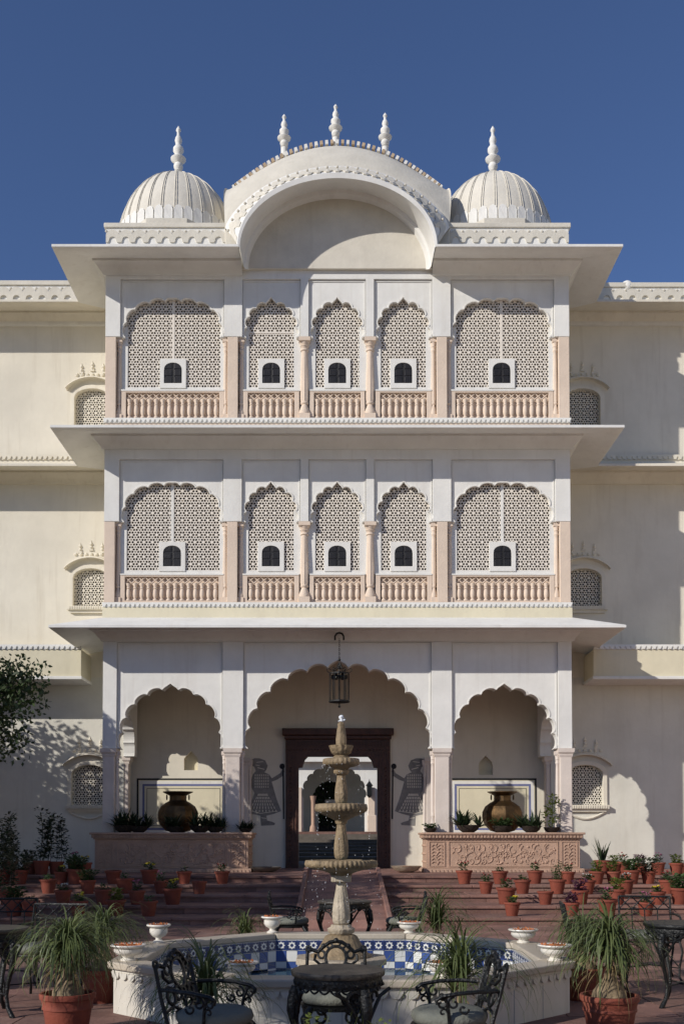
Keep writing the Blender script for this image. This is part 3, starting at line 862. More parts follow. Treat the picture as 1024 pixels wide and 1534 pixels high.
# painted wall panels behind the urns
for px0, px1, py0, lab in ((205, 345, 1166, 'left'), (672, 803, 1166, 'right')):
    x0, x1 = X(px0, 1200, YP), X(px1, 1200, YP); z1, z0 = Z(py0, YP), Z(1252, YP)
    def fr(e, t, y0, mt, nm):
        o = [(x0+e, z0+e), (x1-e, z0+e), (x1-e, z1-e), (x0+e, z1-e)]; i = [(x0+e+t, z0+e+t), (x1-e-t, z0+e+t), (x1-e-t, z1-e-t), (x0+e+t, z1-e-t)]
        part(nm, MB().prism(o, y0, YP-.001, [i]), M[mt], pal)
    part('painted_panel', MB().box(x0+.03, x1-.03, YP-.006, YP-.001, z0+.03, z1-.03), M['yellow'], pal)
    fr(0, .045, YP-.010, 'ink', 'painted_border'); fr(.07, .075, YP-.009, 'trim', 'painted_border'); fr(.15, .05, YP-.010, 'bluep', 'painted_border'); fr(.26, .012, YP-.010, 'ink', 'painted_border')
# painted guards either side of the door (flat paint on the wall)
def mural(cxp, flip, lab):
    S = (1/57.5)
    def W(px, py):     # source read off the left figure, px relative to 400
        x, _, z = P(506 - flip*(506-px) if flip > 0 else 506+(506-px), py, YP)
        return (x, z)
    body = [(377,1138),(381,1136),(389,1136),(397,1139),(401,1147),(399,1153),(396,1157),(403,1160),(407,1166),(412,1163),(420,1158),(423,1152),(426,1155),(424,1162),(415,1168),(407,1171),(410,1182),(414,1196),(421,1215),(411,1219),(399,1222),(400,1229),(407,1231),(412,1233),(411,1236),(391,1237),(390,1222),(380,1220),(370,1219),(376,1204),(381,1188),(377,1180),(376,1170),(379,1160),(383,1155),(381,1149),(378,1147)]
    poly = [W(*p) for p in body]
    root = part('wall_painting', MB().prism(poly, YP-.0065, YP-.001), M['mural'], pal, label=lab)
    m = MB()
    def ln(a, b, w_=.014):
        a, b = Vector(W(*a)), Vector(W(*b)); t = (b-a).normalized(); q = Vector((-t.y, t.x))*w_/2
        m.prism([(p.x, p.y) for p in (a-q, b-q, b+q, a+q)], YP-.0085, YP-.0066)
    for r_ in range(6):
        y = 1189 + r_*4.8; hw = 7 + r_*2.9
        for c_ in range(-4, 5):
            x = 393.5 + c_*hw/4.4
            ln((x-.05*c_, y), (x+.25*c_, y+3.4), .022)
    for r_ in range(5):
        y = 1160 + r_*4.3
        for c_ in range(-3, 4): ln((392+c_*3.2, y), (392+c_*3.2, y+3.0), .020)
    ln((386, 1150), (396, 1152.5), .02); ln((384, 1142), (394, 1141), .016); ln((383, 1146), (389, 1147), .014)
    ln((391, 1225), (399, 1226), .016); ln((373, 1214), (390, 1218.5), .014); ln((390, 1218.5), (416, 1215), .014)
    part('pattern', m, M['cream'], root, loc=(0, 0, 0), stuff=True)
    m = MB()
    a = W(424.0, 1150); b = W(424.8, 1227)
    m.prism([(a[0]-.018, a[1]), (b[0]-.018, b[1]), (b[0]+.018, b[1]), (a[0]+.018, a[1])], YP-.0085, YP-.002)
    c = W(422.5, 1148); m.prism([(c[0]+.07*cos(2*PI*k/10), c[1]+.075*sin(2*PI*k/10)) for k in range(10)], YP-.009, YP-.002)
    part('staff', m, M['ink'], root, loc=(0, 0, 0))
mural(400, 1, 'grey painted robed guard holding a staff, left of the door')
mural(612, -1, 'grey painted robed guard holding a staff, right of the door')

# ================================================================ wings
for s in (-1, 1):
    wx = s*6.32
    def wz(py): return Z(py, YW)
    wins = [(wz(634)-.30, wz(583)), (wz(909), wz(852)), (wz(1206), wz(1146))]
    holes = []
    for z0, z1 in wins:
        hw = .45
        holes.append([(wx-hw, z0), (wx+hw, z0)] + [(wx+hw*cos(PI*k/10), z1-.24+.24*sin(PI*k/10)) for k in range(11)])
    x0, x1 = (-17, -HB+.28) if s < 0 else (HB-.28, 17)
    xa, xb = (-17, -HB) if s < 0 else (HB, 17)
    zl = Z(1015, YW)
    part('wing_wall', MB().prism([(xa, 0), (xb, 0), (xb, zl), (xa, zl)], YW, YW+.3, [holes[2]]), M['grey'], pal)
    part('wing_wall', MB().prism([(xa, zl+.001), (xb, zl+.001), (xb, Z(430, YW)), (xa, Z(430, YW))], YW, YW+.3, holes[:2]), M['cream'], pal)
    part('wing_shade_sheet', MB().box(xa, xb, YW+.45, YW+.55, 0, Z(430, YW)), M['dark'], pal)  # sheet painted dark as the shade behind the wing screens
    part('wing_roof', MB().box(xa, xb, YW+.3, 31.6, Z(430, YW)-.4, Z(430, YW)-.15), M['cream'], pal)
    for k, (z0, z1) in enumerate(wins):
        yj = YW+.10; hw = .45
        jali_screen('jali_screen', wx-hw-.05, wx+hw+.05, z0-.05, z1+.05, yj, pal, 'jalig', a=.19)
        fw = .10
        o = [(wx-hw-fw, z0), (wx-hw, z0)] + [(wx-hw*cos(PI*q/10), z1-.24+.24*sin(PI*q/10)) for q in range(11)] + [(wx+hw, z0), (wx+hw+fw, z0)] + [(wx+(hw+fw)*cos(PI*q/10), z1-.20+.30*sin(PI*q/10)) for q in range(11)]
        wf = part('window_frame', MB().prism(o, YW-.05, YW-.001), M['cream'], pal, bevel=.008)
        # curved hood on top, with upturned ends
        hd = MB(); N = 20; rg = []
        for q in range(N+1):
            t = -1+2*q/N
            x = wx + t*.66; z = z1+.02 + .30*(1-t*t)**.8 - .03 + .02*abs(t)**6
            rg.append((x, z))
        pr = [(0, .05), (.16, -.01), (.17, -.04), (.02, -.035), (0, -.06)]
        vs = [(x, YW-p[0], z+p[1]) for x, z in rg for p in pr]; n5 = 5
        hd.add(vs, [(i*n5+k2, i*n5+(k2+1) % n5, (i+1)*n5+(k2+1) % n5, (i+1)*n5+k2) for i in range(N) for k2 in range(n5)] + [tuple(range(5)), tuple(range(N*5, N*5+5))])
        part('hood', hd, M['cream'], wf, loc=(0, 0, 0), smooth=40)
        sm = MB()
        for q in (-1, 0, 1):
            zz = z1+.50 - .06*abs(q)
            hf = MB().lathe([(.03, 0), (.05, .05), (.02, .09), (.045, .13), (.015, .2), (.001, .24)], 8, (wx+q*.28, YW-.005, zz))
            hf.box(wx+q*.28-.05, wx+q*.28+.05, YW-.035, YW-.001, zz-.04, zz+.001)
            part('hood_finial', hf, M['cream'], wf, loc=(0, 0, 0))
        rl = [(wx-.42+.84*i/16, z1+.34+.03*(i % 2)-.0) for i in range(17)]
        for a in range(7): sm.sph((wx-.4+.133*a, YW-.001, z1+.37), .05, 6, 4)
        part('hood_ornament', sm, M['cream'], wf, loc=(0, 0, 0))
        if k > 0:
            sl_ = MB().box(wx-.58, wx+.58, YW-.14, YW-.001, z0-.10, z0-.001)
            sl_.box(wx-.52, wx+.52, YW-.08, YW-.001, z0-.17, z0-.101)
            for a in range(18): sl_.box(wx-.53+a*.06, wx-.50+a*.06, YW-.155, YW-.14, z0-.085, z0-.015)
            if k == 2:
                for q in (0,):
                    sl_.tube([(wx-.5+ i*.1, YW-.02, z0-.17-.18*sin(PI*i/10)) for i in range(11)], .035, 6)
            part('sill', sl_, M['cream'], wf, loc=(0, 0, 0))
    # eaves, parapet, string courses
    xe = s*17
    def wing_eave(z):
        pth = [((xe, YW), (0, -1)), ((s*(HB+.0), YW), (s, -1))]
        eave(z, 1.0, pth, pal, 'cream')
    wing_eave(ZT2); wing_eave(ZT1)
    z0, z1 = Z(452, YW-.1), Z(421 if s < 0 else 424, YW-.1)
    pa = part('wing_parapet', MB().box(xa, xb, YW-.10, YW+.2, z0-.6, z1-.12), M['trim'], pal)
    relief('scallop_relief', lambda u, v: (xa+u, z0+v), xb-xa, .33, z1-.14-z0, YW-.10, pa, mt='roof', th=.055).location = (0, 0, 0)
    part('parapet_cap', MB().box(xa, xb, YW-.14, YW+.22, z1-.119, z1), M['roof'], pa, loc=(0, 0, 0), bevel=.012)
    zz = Z(691, YW); part('string_band', MB().box(xa, xb, YW-.08, YW-.001, zz-.35, zz), M['cream'], pal); beads(xa, xb, YW-.12, zz, pal, sp=.13, hh=.13, mt='cream')
    # projecting cream box over the ground storey
    bx = s*X(888, 990, YW-1); bz0, bz1 = Z(1018, YW-1), Z(973, YW-1)
    q0, q1 = sorted((xe, bx))
    part('balcony_front', MB().box(q0, q1, YW-1, YW-.001, bz0+.08, bz1), M['yellow'], pal, bevel=.01)
    part('balcony_lip', MB().box(q0-(.03 if s > 0 else 0), q1+(.03 if s < 0 else 0), YW-1.06, YW-.001, bz0, bz0+.079), M['trim'], pal, bevel=.01)
    beads(q0, q1, YW-1.03, bz1, pal, sp=.13, hh=.12)
finial_knob = MB().sph((X(938, 433, YW), YW, Z(433, YW)+.05), .16, 12, 8)
part('finial', finial_knob, M['trim'], pal, smooth=60)
# ================================================================ far court seen through the door
far = thing('far_courtyard_wing', 'sunlit white arcade wing of the second courtyard seen through the open doorway', 'building', (0, 54, 0), world=True)
def FZ(py, Y=54.0): return Z(py, Y)
def FX(px, Y=54.0): return X(px, 1200, Y)
fb = FZ(1247)
a1 = cusps(FX(500), FZ(1195), (FX(546)-FX(454))/2, FZ(1146)-FZ(1195)-.1, 11, .12, eb=.8)
poly = [(-8, FZ(1090)), (-8, fb), (FX(454), fb), (FX(454), FZ(1195))] + a1 + [(FX(546), FZ(1195)), (FX(546), fb), (8, fb), (8, FZ(1090))]
part('wall', MB().prism(poly, 54, 54.4), M['white'], far)
part('cornice', MB().box(-8, 8, 53.5, 54, FZ(1142), FZ(1133)), M['trim'], far)
for k, px in enumerate((447, 556)):
    part('pilaster', MB().box(FX(px-5), FX(px+5), 53.7, 54, fb, FZ(1180)), M['pink'], far, bevel=.02)
a2 = cusps(FX(492), FZ(1205), .95, FZ(1163)-FZ(1205)-.1, 9, .07)
poly = [(-3, FZ(1120)), (-3, fb), (FX(475), fb), (FX(475), FZ(1205))] + a2 + [(FX(509), FZ(1205)), (FX(509), fb), (3, fb), (3, FZ(1120))]
part('inner_wall', MB().prism(poly, 57, 57.3), M['grey'], far)
part('arcade_roof', MB().box(-8, 8, 54.4, 60, FZ(1125), FZ(1118)), M['cream'], far)
part('arch_shade_sheet', MB().box(-3, 3, 59, 59.1, 0, FZ(1118)), M['dark'], far)  # sheet painted dark as the shade deep inside the arch
cc = part('column', MB().lathe([(.2, 0), (.16, .3), (.10, .4), (.11, 1.6), (.14, 1.75), (.17, 1.9)], 12, (FX(469), 53.9, fb)), M['sand'], far, smooth=50)
part('balcony_rail', MB().box(FX(486), FX(504), 56.7, 57, FZ(1200), FZ(1195)), M['trim'], far)
pd = part('pedestal', MB().box(FX(549), FX(562), 52.6, 53.2, fb, FZ(1222)), M['pink'], far, bevel=.03)
lan = thing('wall_lantern', 'small black lantern on the pink pilaster of the far courtyard', 'lantern', (FX(553, 53.5), 53.5, FZ(1195, 53.5)))
part('lamp_body', MB().lathe([(.05, 0), (.14, .12), (.14, .6), (.2, .62), (.03, .85), (.001, 1.0)], 6), M['iron'], lan)
m = MB()
for k in range(9):
    y0 = 36 + k*1.5
    m.box(-9, 9, y0, 60 if k == 8 else y0+1.52, -.04, FLOOR + (fb-FLOOR)*(k+1)/9)
struct('far_steps', m, M['darkstone'])
struct('far_terrace_riser', MB().box(-9, 9, 47.9, 47.99, fb-.33, fb+.001), M['red'])
m = MB().box(-9, 9, 31.6, 36, -.04, FLOOR-.01); struct('far_courtyard_floor', m, M['darkstone'])
struct('passage_floor', MB().box(-1.35, 1.35, 26.9, 31.6, -.04, FLOOR-.002), M['darkstone'])
m = MB().box(-9, 9, 50.2, 53.9, fb+.002, fb+.012); struct('far_terrace_paving', m, M['red'])
tb = thing('far_shrub', 'dark leafy shrub inside the shaded arch of the far courtyard', 'shrub', (FX(490), 58, fb))
random.seed(5)
m = MB()
def leafq(m, c, L, W_, d, up, mi=0):
    d = d.normalized(); s_ = d.cross(up)
    if s_.length < 1e-4: s_ = d.orthogonal()
    s_ = s_.normalized()*W_/2
    c = Vector(c)
    m.add([tuple(c), tuple(c + d*L*.45 + s_), tuple(c + d*L), tuple(c + d*L*.45 - s_)], [(0, 1, 2, 3)], mi)
def rv():
    while True:
        v = Vector((random.uniform(-1, 1), random.uniform(-1, 1), random.uniform(-1, 1)))
        if .05 < v.length < 1: return v.normalized()
for k in range(900):
    p = Vector((random.gauss(0, .55), random.gauss(0, .2), random.uniform(.5, 3.2)))
    leafq(m, p, .22, .11, rv(), rv())
part('leaves', m, M['leaft'], tb, stuff=True)
part('stem', MB().tube([(0, 0, 0), (.05, 0, 1.5), (0, 0, 2.6)], .05), M['trunk'], tb)

# unseen wing added on the right to bounce warm sunlight back
rw = thing('added_bounce_wing', 'added unseen cream wing on the right, bouncing warm sunlight into the courtyard', 'building', (19, 8, 0), world=True)
wn = []
for k in range(7):
    y = -6 + k*4.2; wn.append([(y-.6, 5.0), (y+.6, 5.0)] + [(y+.6*cos(PI*q/8), 6.4+.6*sin(PI*q/8)) for q in range(9)])
part('wall', MB().prism([(-9, 0), (26.3, 0), (26.3, 8.5), (-9, 8.5)], 17.2, 17.5, wn, f=lambda a, y, z: (y, a, z)), M['cream'], rw)
part('wall_core', MB().box(17.8, 21, -9, 26.3, 0, 8.4), M['grey'], rw)
part('parapet', MB().box(17.0, 17.6, -9, 26.3, 8.501, 9.3), M['trim'], rw)
# ================================================================ carved planters
def planter(s, label):
    t = thing('carved_planter', label, 'planter', (s*3.7, 24, FLOOR), world=True)
    x_out = 5.50; x_in = 2.02; yf = 23.5; z0 = FLOOR; z1 = ZPT
    xa, xb = sorted((s*x_in, s*x_out))
    part('base', MB().box(xa-.08, xb+.08, yf-.10, 24.7, z0, z0+.09), M['sand'], t, bevel=.012)
    part('wall', MB().box(xa, xb, yf, 24.6, z0+.091, z1-.16), M['sand'], t, bevel=.01)
    cp = MB().box(xa-.10, xb+.10, yf-.12, 24.7, z1-.05, z1); cp.box(xa-.03, xb+.03, yf-.04, 24.65, z1-.16, z1-.125)
    co = part('coping', cp, M['sand'], t, bevel=.012)
    bd = MB().box(xa-.06, xb+.06, yf-.07, 24.66, z1-.124, z1-.051)
    nb = 46
    for i in range(nb):
        x = xa-.05 + (xb-xa+.1)*(i+.5)/nb
        bd.prism([(x-.034, z1-.055), (x-.01, z1-.12), (x+.026, z1-.12), (x+.034, z1-.055)], yf-.088, yf-.069)
    xi = xa if s > 0 else xb
    for i in range(12):
        y = yf-.05 + i*.098
        bd.box(xi-.075, xi+.075, y-.03, y+.03, z1-.12, z1-.06)
    part('leaf_moulding', bd, M['sand'], co, loc=(0, 0, 0))
    # foot ornament
    fo = MB()
    for i in range(40):
        x = xa-.05+(xb-xa+.1)*(i+.5)/40; fo.prism([(x-.036, z0+.005), (x+.036, z0+.005), (x+.02, z0+.06), (x-.02, z0+.06)], yf-.118, yf-.10)
    part('foot_ornament', fo, M['sand'], t)
    # carved panels: frame strips and curling stems
    c = MB()
    pz0, pz1 = z0+.13, z1-.20
    spans = [(xa+.06, xa+.42), (xa+.50, xb-.50), (xb-.42, xb-.06)]
    for a, b in spans:
        for (u0, u1, v0, v1) in ((a, b, pz1-.015, pz1), (a, b, pz0, pz0+.015), (a, a+.015, pz0+.015, pz1-.015), (b-.015, b, pz0+.015, pz1-.015)):
            c.box(u0, u1, yf-.018, yf, v0, v1)
    random.seed(21 if s > 0 else 22)
    a, b = spans[1]; mid = (a+b)/2; zc_ = (pz0+pz1)/2; hh = (pz1-pz0)/2-.03
    def curl(x, z, r, a0, turns, fl=1, w_=.016):
        pts = []
        for i in range(18):
            t = i/17; an = a0 + turns*2*PI*t*fl; rr = r*(1-t*.85)
            pts.append((x+rr*cos(an), yf-.006, z+rr*sin(an)))
        c.tube(pts, w_, 5, radii=[w_*(1-.5*i/17) for i in range(18)])
    for g in (-1, 1):
        for k in range(8):
            x = mid + g*((b-a)/2-.10)*(k+.5)/8
            up = 1 if k % 2 else -1
            curl(x+random.uniform(-.03, .03), zc_+up*hh*random.uniform(.30, .45), hh*random.uniform(.40, .55), PI*.5*up + g*.3, .95, g*up)
            curl(x+.05, zc_-up*hh*.62, hh*.28, -PI*.5*up, .9, -g*up, .013)
            for q in range(5):
                an = random.uniform(0, 2*PI); c.sph((x+.10*cos(an), yf, zc_+hh*.8*sin(an)), random.uniform(.016, .028), 6, 4, sz=1.2)
        pts = [(mid+g*((b-a)/2-.08)*i/40, yf-.008, zc_+hh*.25*sin(i*.55+.8*sin(i*.31))) for i in range(41)]
        c.tube(pts, .012, 5)
    for k in range(8): c.sph((mid+.07*cos(k*PI/4), yf, zc_+.07*sin(k*PI/4)), .03, 6, 4)
    for a, b in (spans[0], spans[2]):
        x = (a+b)/2
        c.tube([(x+.03*sin(i*.9), yf-.006, pz0+.04+(pz1-pz0-.08)*i/14) for i in range(15)], .014, 5)
        for i in range(6):
            z = pz0+.07+i*(pz1-pz0-.12)/6
            for g in (-1, 1):
                c.tube([(x, yf-.004, z), (x+g*.06, yf-.012, z+.05), (x+g*.11, yf-.01, z+.035), (x+g*.12, yf-.004, z)], .012, 5)
    # side facing the door
    ys_ = [yf+.15+.12*i for i in range(8)]
    for y in ys_:
        for z in (pz0+.1, zc_, pz1-.1): c.sph((xi, y, z), .03, 6, 4)
    part('carving', c, M['sand'], t, stuff=False, smooth=60)
    part('soil', MB().box(xa+.15, xb-.15, yf+.55, 24.62, z1+.001, z1+.004), M['soil'], t)
    return t
planter(-1, 'shaded carved sandstone planter wall under the left porch arch')
planter(1, 'sunlit carved pink sandstone planter wall under the right porch arch')

# brass pots
def brass(px, label):
    Yb = 25.15; zb_ = FLOOR+.25
    x = X(px, 1230, Yb)
    t = thing('brass_pot', label, 'pot', (x, Yb, FLOOR))
    z1 = Z(1186, Yb)-FLOOR; 
    H = z1
    part('stone_stand', MB().lathe([(.30, 0), (.30, H-1.02), (.22, H-1.0)], 16), M['sand'], t)
    b = H-1.0
    pr = [(.12, b), (.30, b+.05), (.44, b+.20), (.495, b+.36), (.49, b+.50), (.42, b+.64), (.30, b+.73), (.22, b+.77), (.205, b+.80), (.205, b+.90), (.24, b+.92), (.37, b+.985), (.37, b+1.0), (.355, b+1.0), (.2, b+.93), (.17, b+.85)]
    part('body', MB().lathe(pr, 12), M['brass'], t, smooth=25)
    for s in (-1, 1):
        part('ring_handle', MB().tube([(s*.27+.0, .05*cos(a), b+.86+.06*sin(a)) for a in [2*PI*k/10 for k in range(10)]], .012, 5, closed=True).xf(Matrix.Identity(4)), M['brass'], t)
brass(266.5, 'big round brass pot in the shade under the left porch arch')
brass(752, 'big round brass pot lit by the sun under the right porch arch')

# ---- plants
def blade(m, p0, az, L, w_, up, droop, n=6, mi=0, cup=0):
    p = Vector(p0); el = up; d_ = droop/n
    sdv = Vector((-sin(az), cos(az), 0))
    vs = []
    for i in range(n+1):
        t = i/n
        wd = w_*(1-t)**.55*(.6+.4*min(1, t*5)) if t < 1 else .0005
        vs.append(tuple(p - sdv*wd/2)); vs.append(tuple(p + sdv*wd/2))
        p = p + Vector((cos(az)*cos(el), sin(az)*cos(el), sin(el)))*L/n
        el -= d_*(.5+t)
    m.add(vs, [(2*i, 2*i+1, 2*i+3, 2*i+2) for i in range(n)], mi)
def rosette(m, c, n, L, w_, mi=0):
    for k in range(n):
        blade(m, c, random.uniform(0, 2*PI), L*random.uniform(.6, 1.1), w_, random.uniform(.3, 1.4), random.uniform(.4, 1.6), 4, mi)
def sprig(m, c, H, sp, nl, leaf, mi=0, bare=False):
    c = Vector(c)
    for k in range(nl):
        t = random.random(); an = random.uniform(0, 2*PI)
        r = sp*random.uniform(.1, 1)*(.5+.5*t)
        p = c + Vector((r*cos(an), r*sin(an), H*t))
        leafq(m, p, leaf*random.uniform(.6, 1.2), leaf*.55, Vector((cos(an), sin(an), random.uniform(-.4, .9))), Vector((0, 0, 1)) + rv()*.5, mi)
def flowers(m, c, H, sp, n, r, mi):
    for k in range(n):
        an = random.uniform(0, 2*PI); q = sp*math.sqrt(random.random())
        p = (c[0]+q*cos(an), c[1]+q*sin(an), c[2]+H*random.uniform(.75, 1.1))
        for j in range(9):
            a = 2*PI*j/9+random.random()*.3
            leafq(m, p, r, r*.8, Vector((cos(a), sin(a), .6*random.uniform(-.3, 1))), Vector((0, 0, 1)), mi)
        m.sph((p[0], p[1], p[2]+r*.1), r*.45, 6, 4, mi)

# pot meshes
def pot_mb(r, h, rim=.03):
    return MB().lathe([(r*.64, 0), (r*.66, .01), (r*.90, h-rim*1.4), (r*1.0, h-rim*1.35), (r*1.03, h-rim*.3), (r*1.0, h), (r*.90, h), (r*.86, h-.03), (r*.8, h-.06)], 20)
POT = mesh('pot', pot_mb(.165, .27), M['terra'], 50)
SOIL = mesh('soil', MB().lathe([(.142, .225), (.08, .232), (.0001, .236)], 14), M['soil'])
KIND = {
 'green': ('low green seedlings', 'leafg'), 'yellow': ('yellow flowers', 'leafg'), 'red': ('small red flowers', 'leafg'), 'white': ('small white flowers', 'leafg'),
 'pink': ('pink flowers', 'leafg'), 'bushy': ('a bushy upright plant', 'leafg'), 'bare': ('bare soil', 'leafg'), 'purple': ('dark purple leaves', 'purple'),
 'spiky': ('stiff sword shaped leaves', 'leafk'), 'tall': ('a tall thin shrub', 'leafk'), 'lime': ('lime green leaves', 'leafy'), 'fern': ('thick mid green foliage', 'leafg'), 'hang': ('drooping dark foliage', 'leafk')}
ORD = ['first', 'second', 'third', 'fourth', 'fifth', 'sixth', 'seventh', 'eighth', 'ninth', 'tenth', 'eleventh', 'twelfth', 'thirteenth']
def plant_mesh(kind, seed):
    random.seed(seed); m = MB(); z = .235; mats = [M[KIND[kind][1]], M['leafg']]
    if kind in ('green',): sprig(m, (0, 0, z), .12, .09, 60, .06)
    elif kind == 'bare': sprig(m, (0, 0, z), .04, .06, 12, .04)
    elif kind in ('yellow', 'red', 'white', 'pink'):
        mats[1] = M[{'yellow': 'fyel', 'red': 'fred', 'white': 'fwhi', 'pink': 'fpink'}[kind]]
        hh = {'yellow': .16, 'red': .2, 'white': .14, 'pink': .22}[kind]
        sprig(m, (0, 0, z), hh*.9, .10, 110, .065); flowers(m, (0, 0, z), hh, .09, {'yellow': 4, 'red': 4, 'white': 6, 'pink': 8}[kind], {'yellow': .05, 'red': .035, 'white': .03, 'pink': .03}[kind], 1)
    elif kind == 'bushy':
        for k in range(5):
            an = k*1.3; sprig(m, (.06*cos(an), .06*sin(an), z), .40-.05*k, .05, 75, .05)
    elif kind == 'fern': sprig(m, (0, 0, z), .24, .20, 420, .075)
    elif kind == 'purple': sprig(m, (0, 0, z), .22, .14, 260, .07)
    elif kind == 'hang': sprig(m, (0, 0, z-.05), .35, .26, 520, .07)
    elif kind == 'lime': sprig(m, (0, 0, z), .22, .12, 170, .08)
    elif kind == 'spiky':
        for k in range(26): blade(m, (random.gauss(0, .03), random.gauss(0, .03), z), random.uniform(0, 2*PI), random.uniform(.3, .55), .035, random.uniform(.9, 1.5), .35, 4)
    elif kind == 'tall':
        for k in range(4):
            x, y = random.gauss(0, .07), random.gauss(0, .05); H = random.uniform(.55, .95)
            pts = [(x, y, z)]
            for j in range(6):
                x += random.gauss(0, .035); y += random.gauss(0, .03); pts.append((x, y, z+H*(j+1)/6))
                sprig(m, (x, y, z+H*(j+.6)/6), H/5, .11, 22, .085)
            m.tube(pts, .008, 4)
    return m, mats
pots = {}
def steppot(px, row, kind, s, sc_=1.0):
    """row 0 = porch level, 1..4 = treads going down"""
    Yr = [22.1, 20.62, 19.55, 18.55, 17.62][row] + (hash((px*7) % 13) % 5 - 2)*.04
    zr_ = FLOOR - row*RISE
    x = X(px, 1320, Yr)
    pots.setdefault((s, row), []).append((x, Yr, zr_, kind, sc_))
for a in [(170,1,'bare'),(224,1,'yellow'),(276,1,'green'),(333,1,'red'),(113,1,'fern'),(187,2,'green'),(242,2,'pink'),(298,2,'bare'),(132,2,'fern'),(73,2,'green'),(155,3,'green'),(205,3,'pink'),(259,3,'yellow'),(95,3,'white'),(11,3,'tall'),
          (223,4,'green'),(174,4,'lime'),(118,4,'yellow'),(46,4,'green'),(22,4,'fern'),(62,0,'tall'),(84,0,'tall'),(112,0,'pink'),(30,1,'hang'),(5,1,'tall'),(45,0,'hang'),(128,0,'yellow'),(92,1,'yellow'),(15,0,'tall')]: steppot(*a, 'left')
for a in [(695,1,'red'),(748,1,'green'),(801,1,'red'),(849,1,'red'),(893,1,'lime'),(945,1,'fern'),(970,1,'hang'),(727,2,'red'),(782,2,'green'),(834,2,'bushy'),(878,2,'white'),(936,2,'white'),(999,2,'red'),(757,3,'red'),(816,3,'bare'),
          (869,3,'purple'),(923,3,'lime'),(985,3,'yellow'),(1017,3,'fern'),(766,4,'yellow'),(855,4,'purple'),(909,4,'pink'),(966,4,'pink'),(902,0,'spiky'),(920,0,'lime'),(932,0,'red'),(958,0,'purple'),(985,0,'pink'),(1012,0,'lime'),(1020,0,'green'),(918,1,'lime')]: steppot(*a, 'right')
LV = ['porch edge', 'top tread', 'second tread', 'third tread', 'lowest tread']
sid = 100
for (s, row), lst in sorted(pots.items()):
    lst.sort()
    for i, (x, y, z, kind, sc_) in enumerate(lst):
        sid += 1
        t = thing('flower_pot', 'terracotta pot with %s, %s from left on %s, %s steps' % (KIND[kind][0], ORD[i], LV[row], s), 'flower pot', (x, y, z), random.uniform(0, 6), 'terracotta flower pots on the steps')
        k2 = random.uniform(.84, 1.10) * (1.12 if kind in ('fern', 'hang', 'tall', 'spiky') else 1); t.scale = (k2, k2, k2)
        t.rotation_euler = (random.gauss(0, .025), random.gauss(0, .025), t.rotation_euler[2]); link('pot', POT, t); link('soil', SOIL, t)
        m, mats = plant_mesh(kind, sid); part('plant', m, mats, t, stuff=True)
# bowls of dark rosettes on the planters
BOWL = mesh('bowl', MB().lathe([(.10, 0), (.17, .05), (.20, .11), (.21, .13), (.18, .13), (.15, .10)], 16), M['soil'], 50)
def bowl(px, y, label, kind='rosette', r=1.0, seed=1):
    random.seed(seed)
    t = thing('plant_bowl', label, 'plant', (X(px, 1240, y), y, ZPT), group='bowls of plants on the planter walls')
    t.scale = (r, r, r)
    link('bowl', BOWL, t)
    m = MB()
    if kind == 'rosette':
        for k in range(6): rosette(m, (random.uniform(-.2, .2), random.uniform(-.06, .06), .09), 20, .38, .05)
        mt = M['leafk']
    elif kind == 'low': sprig(m, (0, 0, .1), .16, .24, 260, .09); mt = M['leafg']
    elif kind == 'tree':
        for k in range(7): sprig(m, (random.gauss(0, .05), 0, .12+k*.11), .14, .12, 22, .12)
        m.tube([(0, 0, .1), (.02, 0, .85)], .012, 4); mt = M['leafy']
    part('leaves', m, mt, t, stuff=True)
bowl(187, 23.85, 'dark spiky plant bowl at the left end of the shaded planter wall', seed=1, r=1.25)
bowl(208, 23.8, 'dark spiky plant bowl second from the left on the shaded planter wall', seed=2, r=1.1)
bowl(262, 23.75, 'spiky plant bowl in front of the shaded brass pot', seed=3, r=1.05)
bowl(300, 23.75, 'dark spiky plant bowl just right of the shaded brass pot', seed=4, r=1.2)
bowl(322, 23.8, 'dark spiky plant bowl left of the pillar on the shaded planter wall', seed=5)
bowl(368, 23.8, 'small dark spiky plant bowl at the door end of the shaded planter wall', seed=6, r=.75)
bowl(644, 23.8, 'small green plant bowl at the door end of the sunlit planter wall', 'low', seed=7, r=.75)
bowl(701, 23.75, 'dark spiky plant bowl left of the sunlit brass pot', seed=8, r=1.3)
bowl(752, 23.72, 'wide bowl of low green plants in front of the sunlit brass pot', 'low', seed=9, r=1.15)
bowl(795, 23.75, 'dark spiky plant bowl right of the sunlit brass pot', seed=10, r=1.15)
bowl(826, 23.85, 'lime green leafy sapling in a bowl beside the right corner pillar', 'tree', seed=11, r=.95)
# flower dish on the floor right of the door
t = thing('petal_dish', 'low patterned stone dish of orange petals on the porch floor right of the door', 'dish', (X(608, 1297, 23.4), 23.4, FLOOR+.002))
part('dish', MB().lathe([(.12, 0), (.26, .05), (.34, .13), (.36, .15), (.32, .15), (.28, .11)], 20), M['fpale'], t, smooth=50)
part('petals', MB().lathe([(.31, .135), (.0001, .15)], 16), M['petal'], t)
t = thing('petal_dish', 'low dark stone dish on the shaded porch floor left of the door', 'dish', (X(398, 1297, 23.6), 23.6, FLOOR+.002))
part('dish', MB().lathe([(.12, 0), (.26, .04), (.34, .10), (.36, .12), (.32, .12), (.28, .09)], 20), M['darkstone'], t, smooth=50)

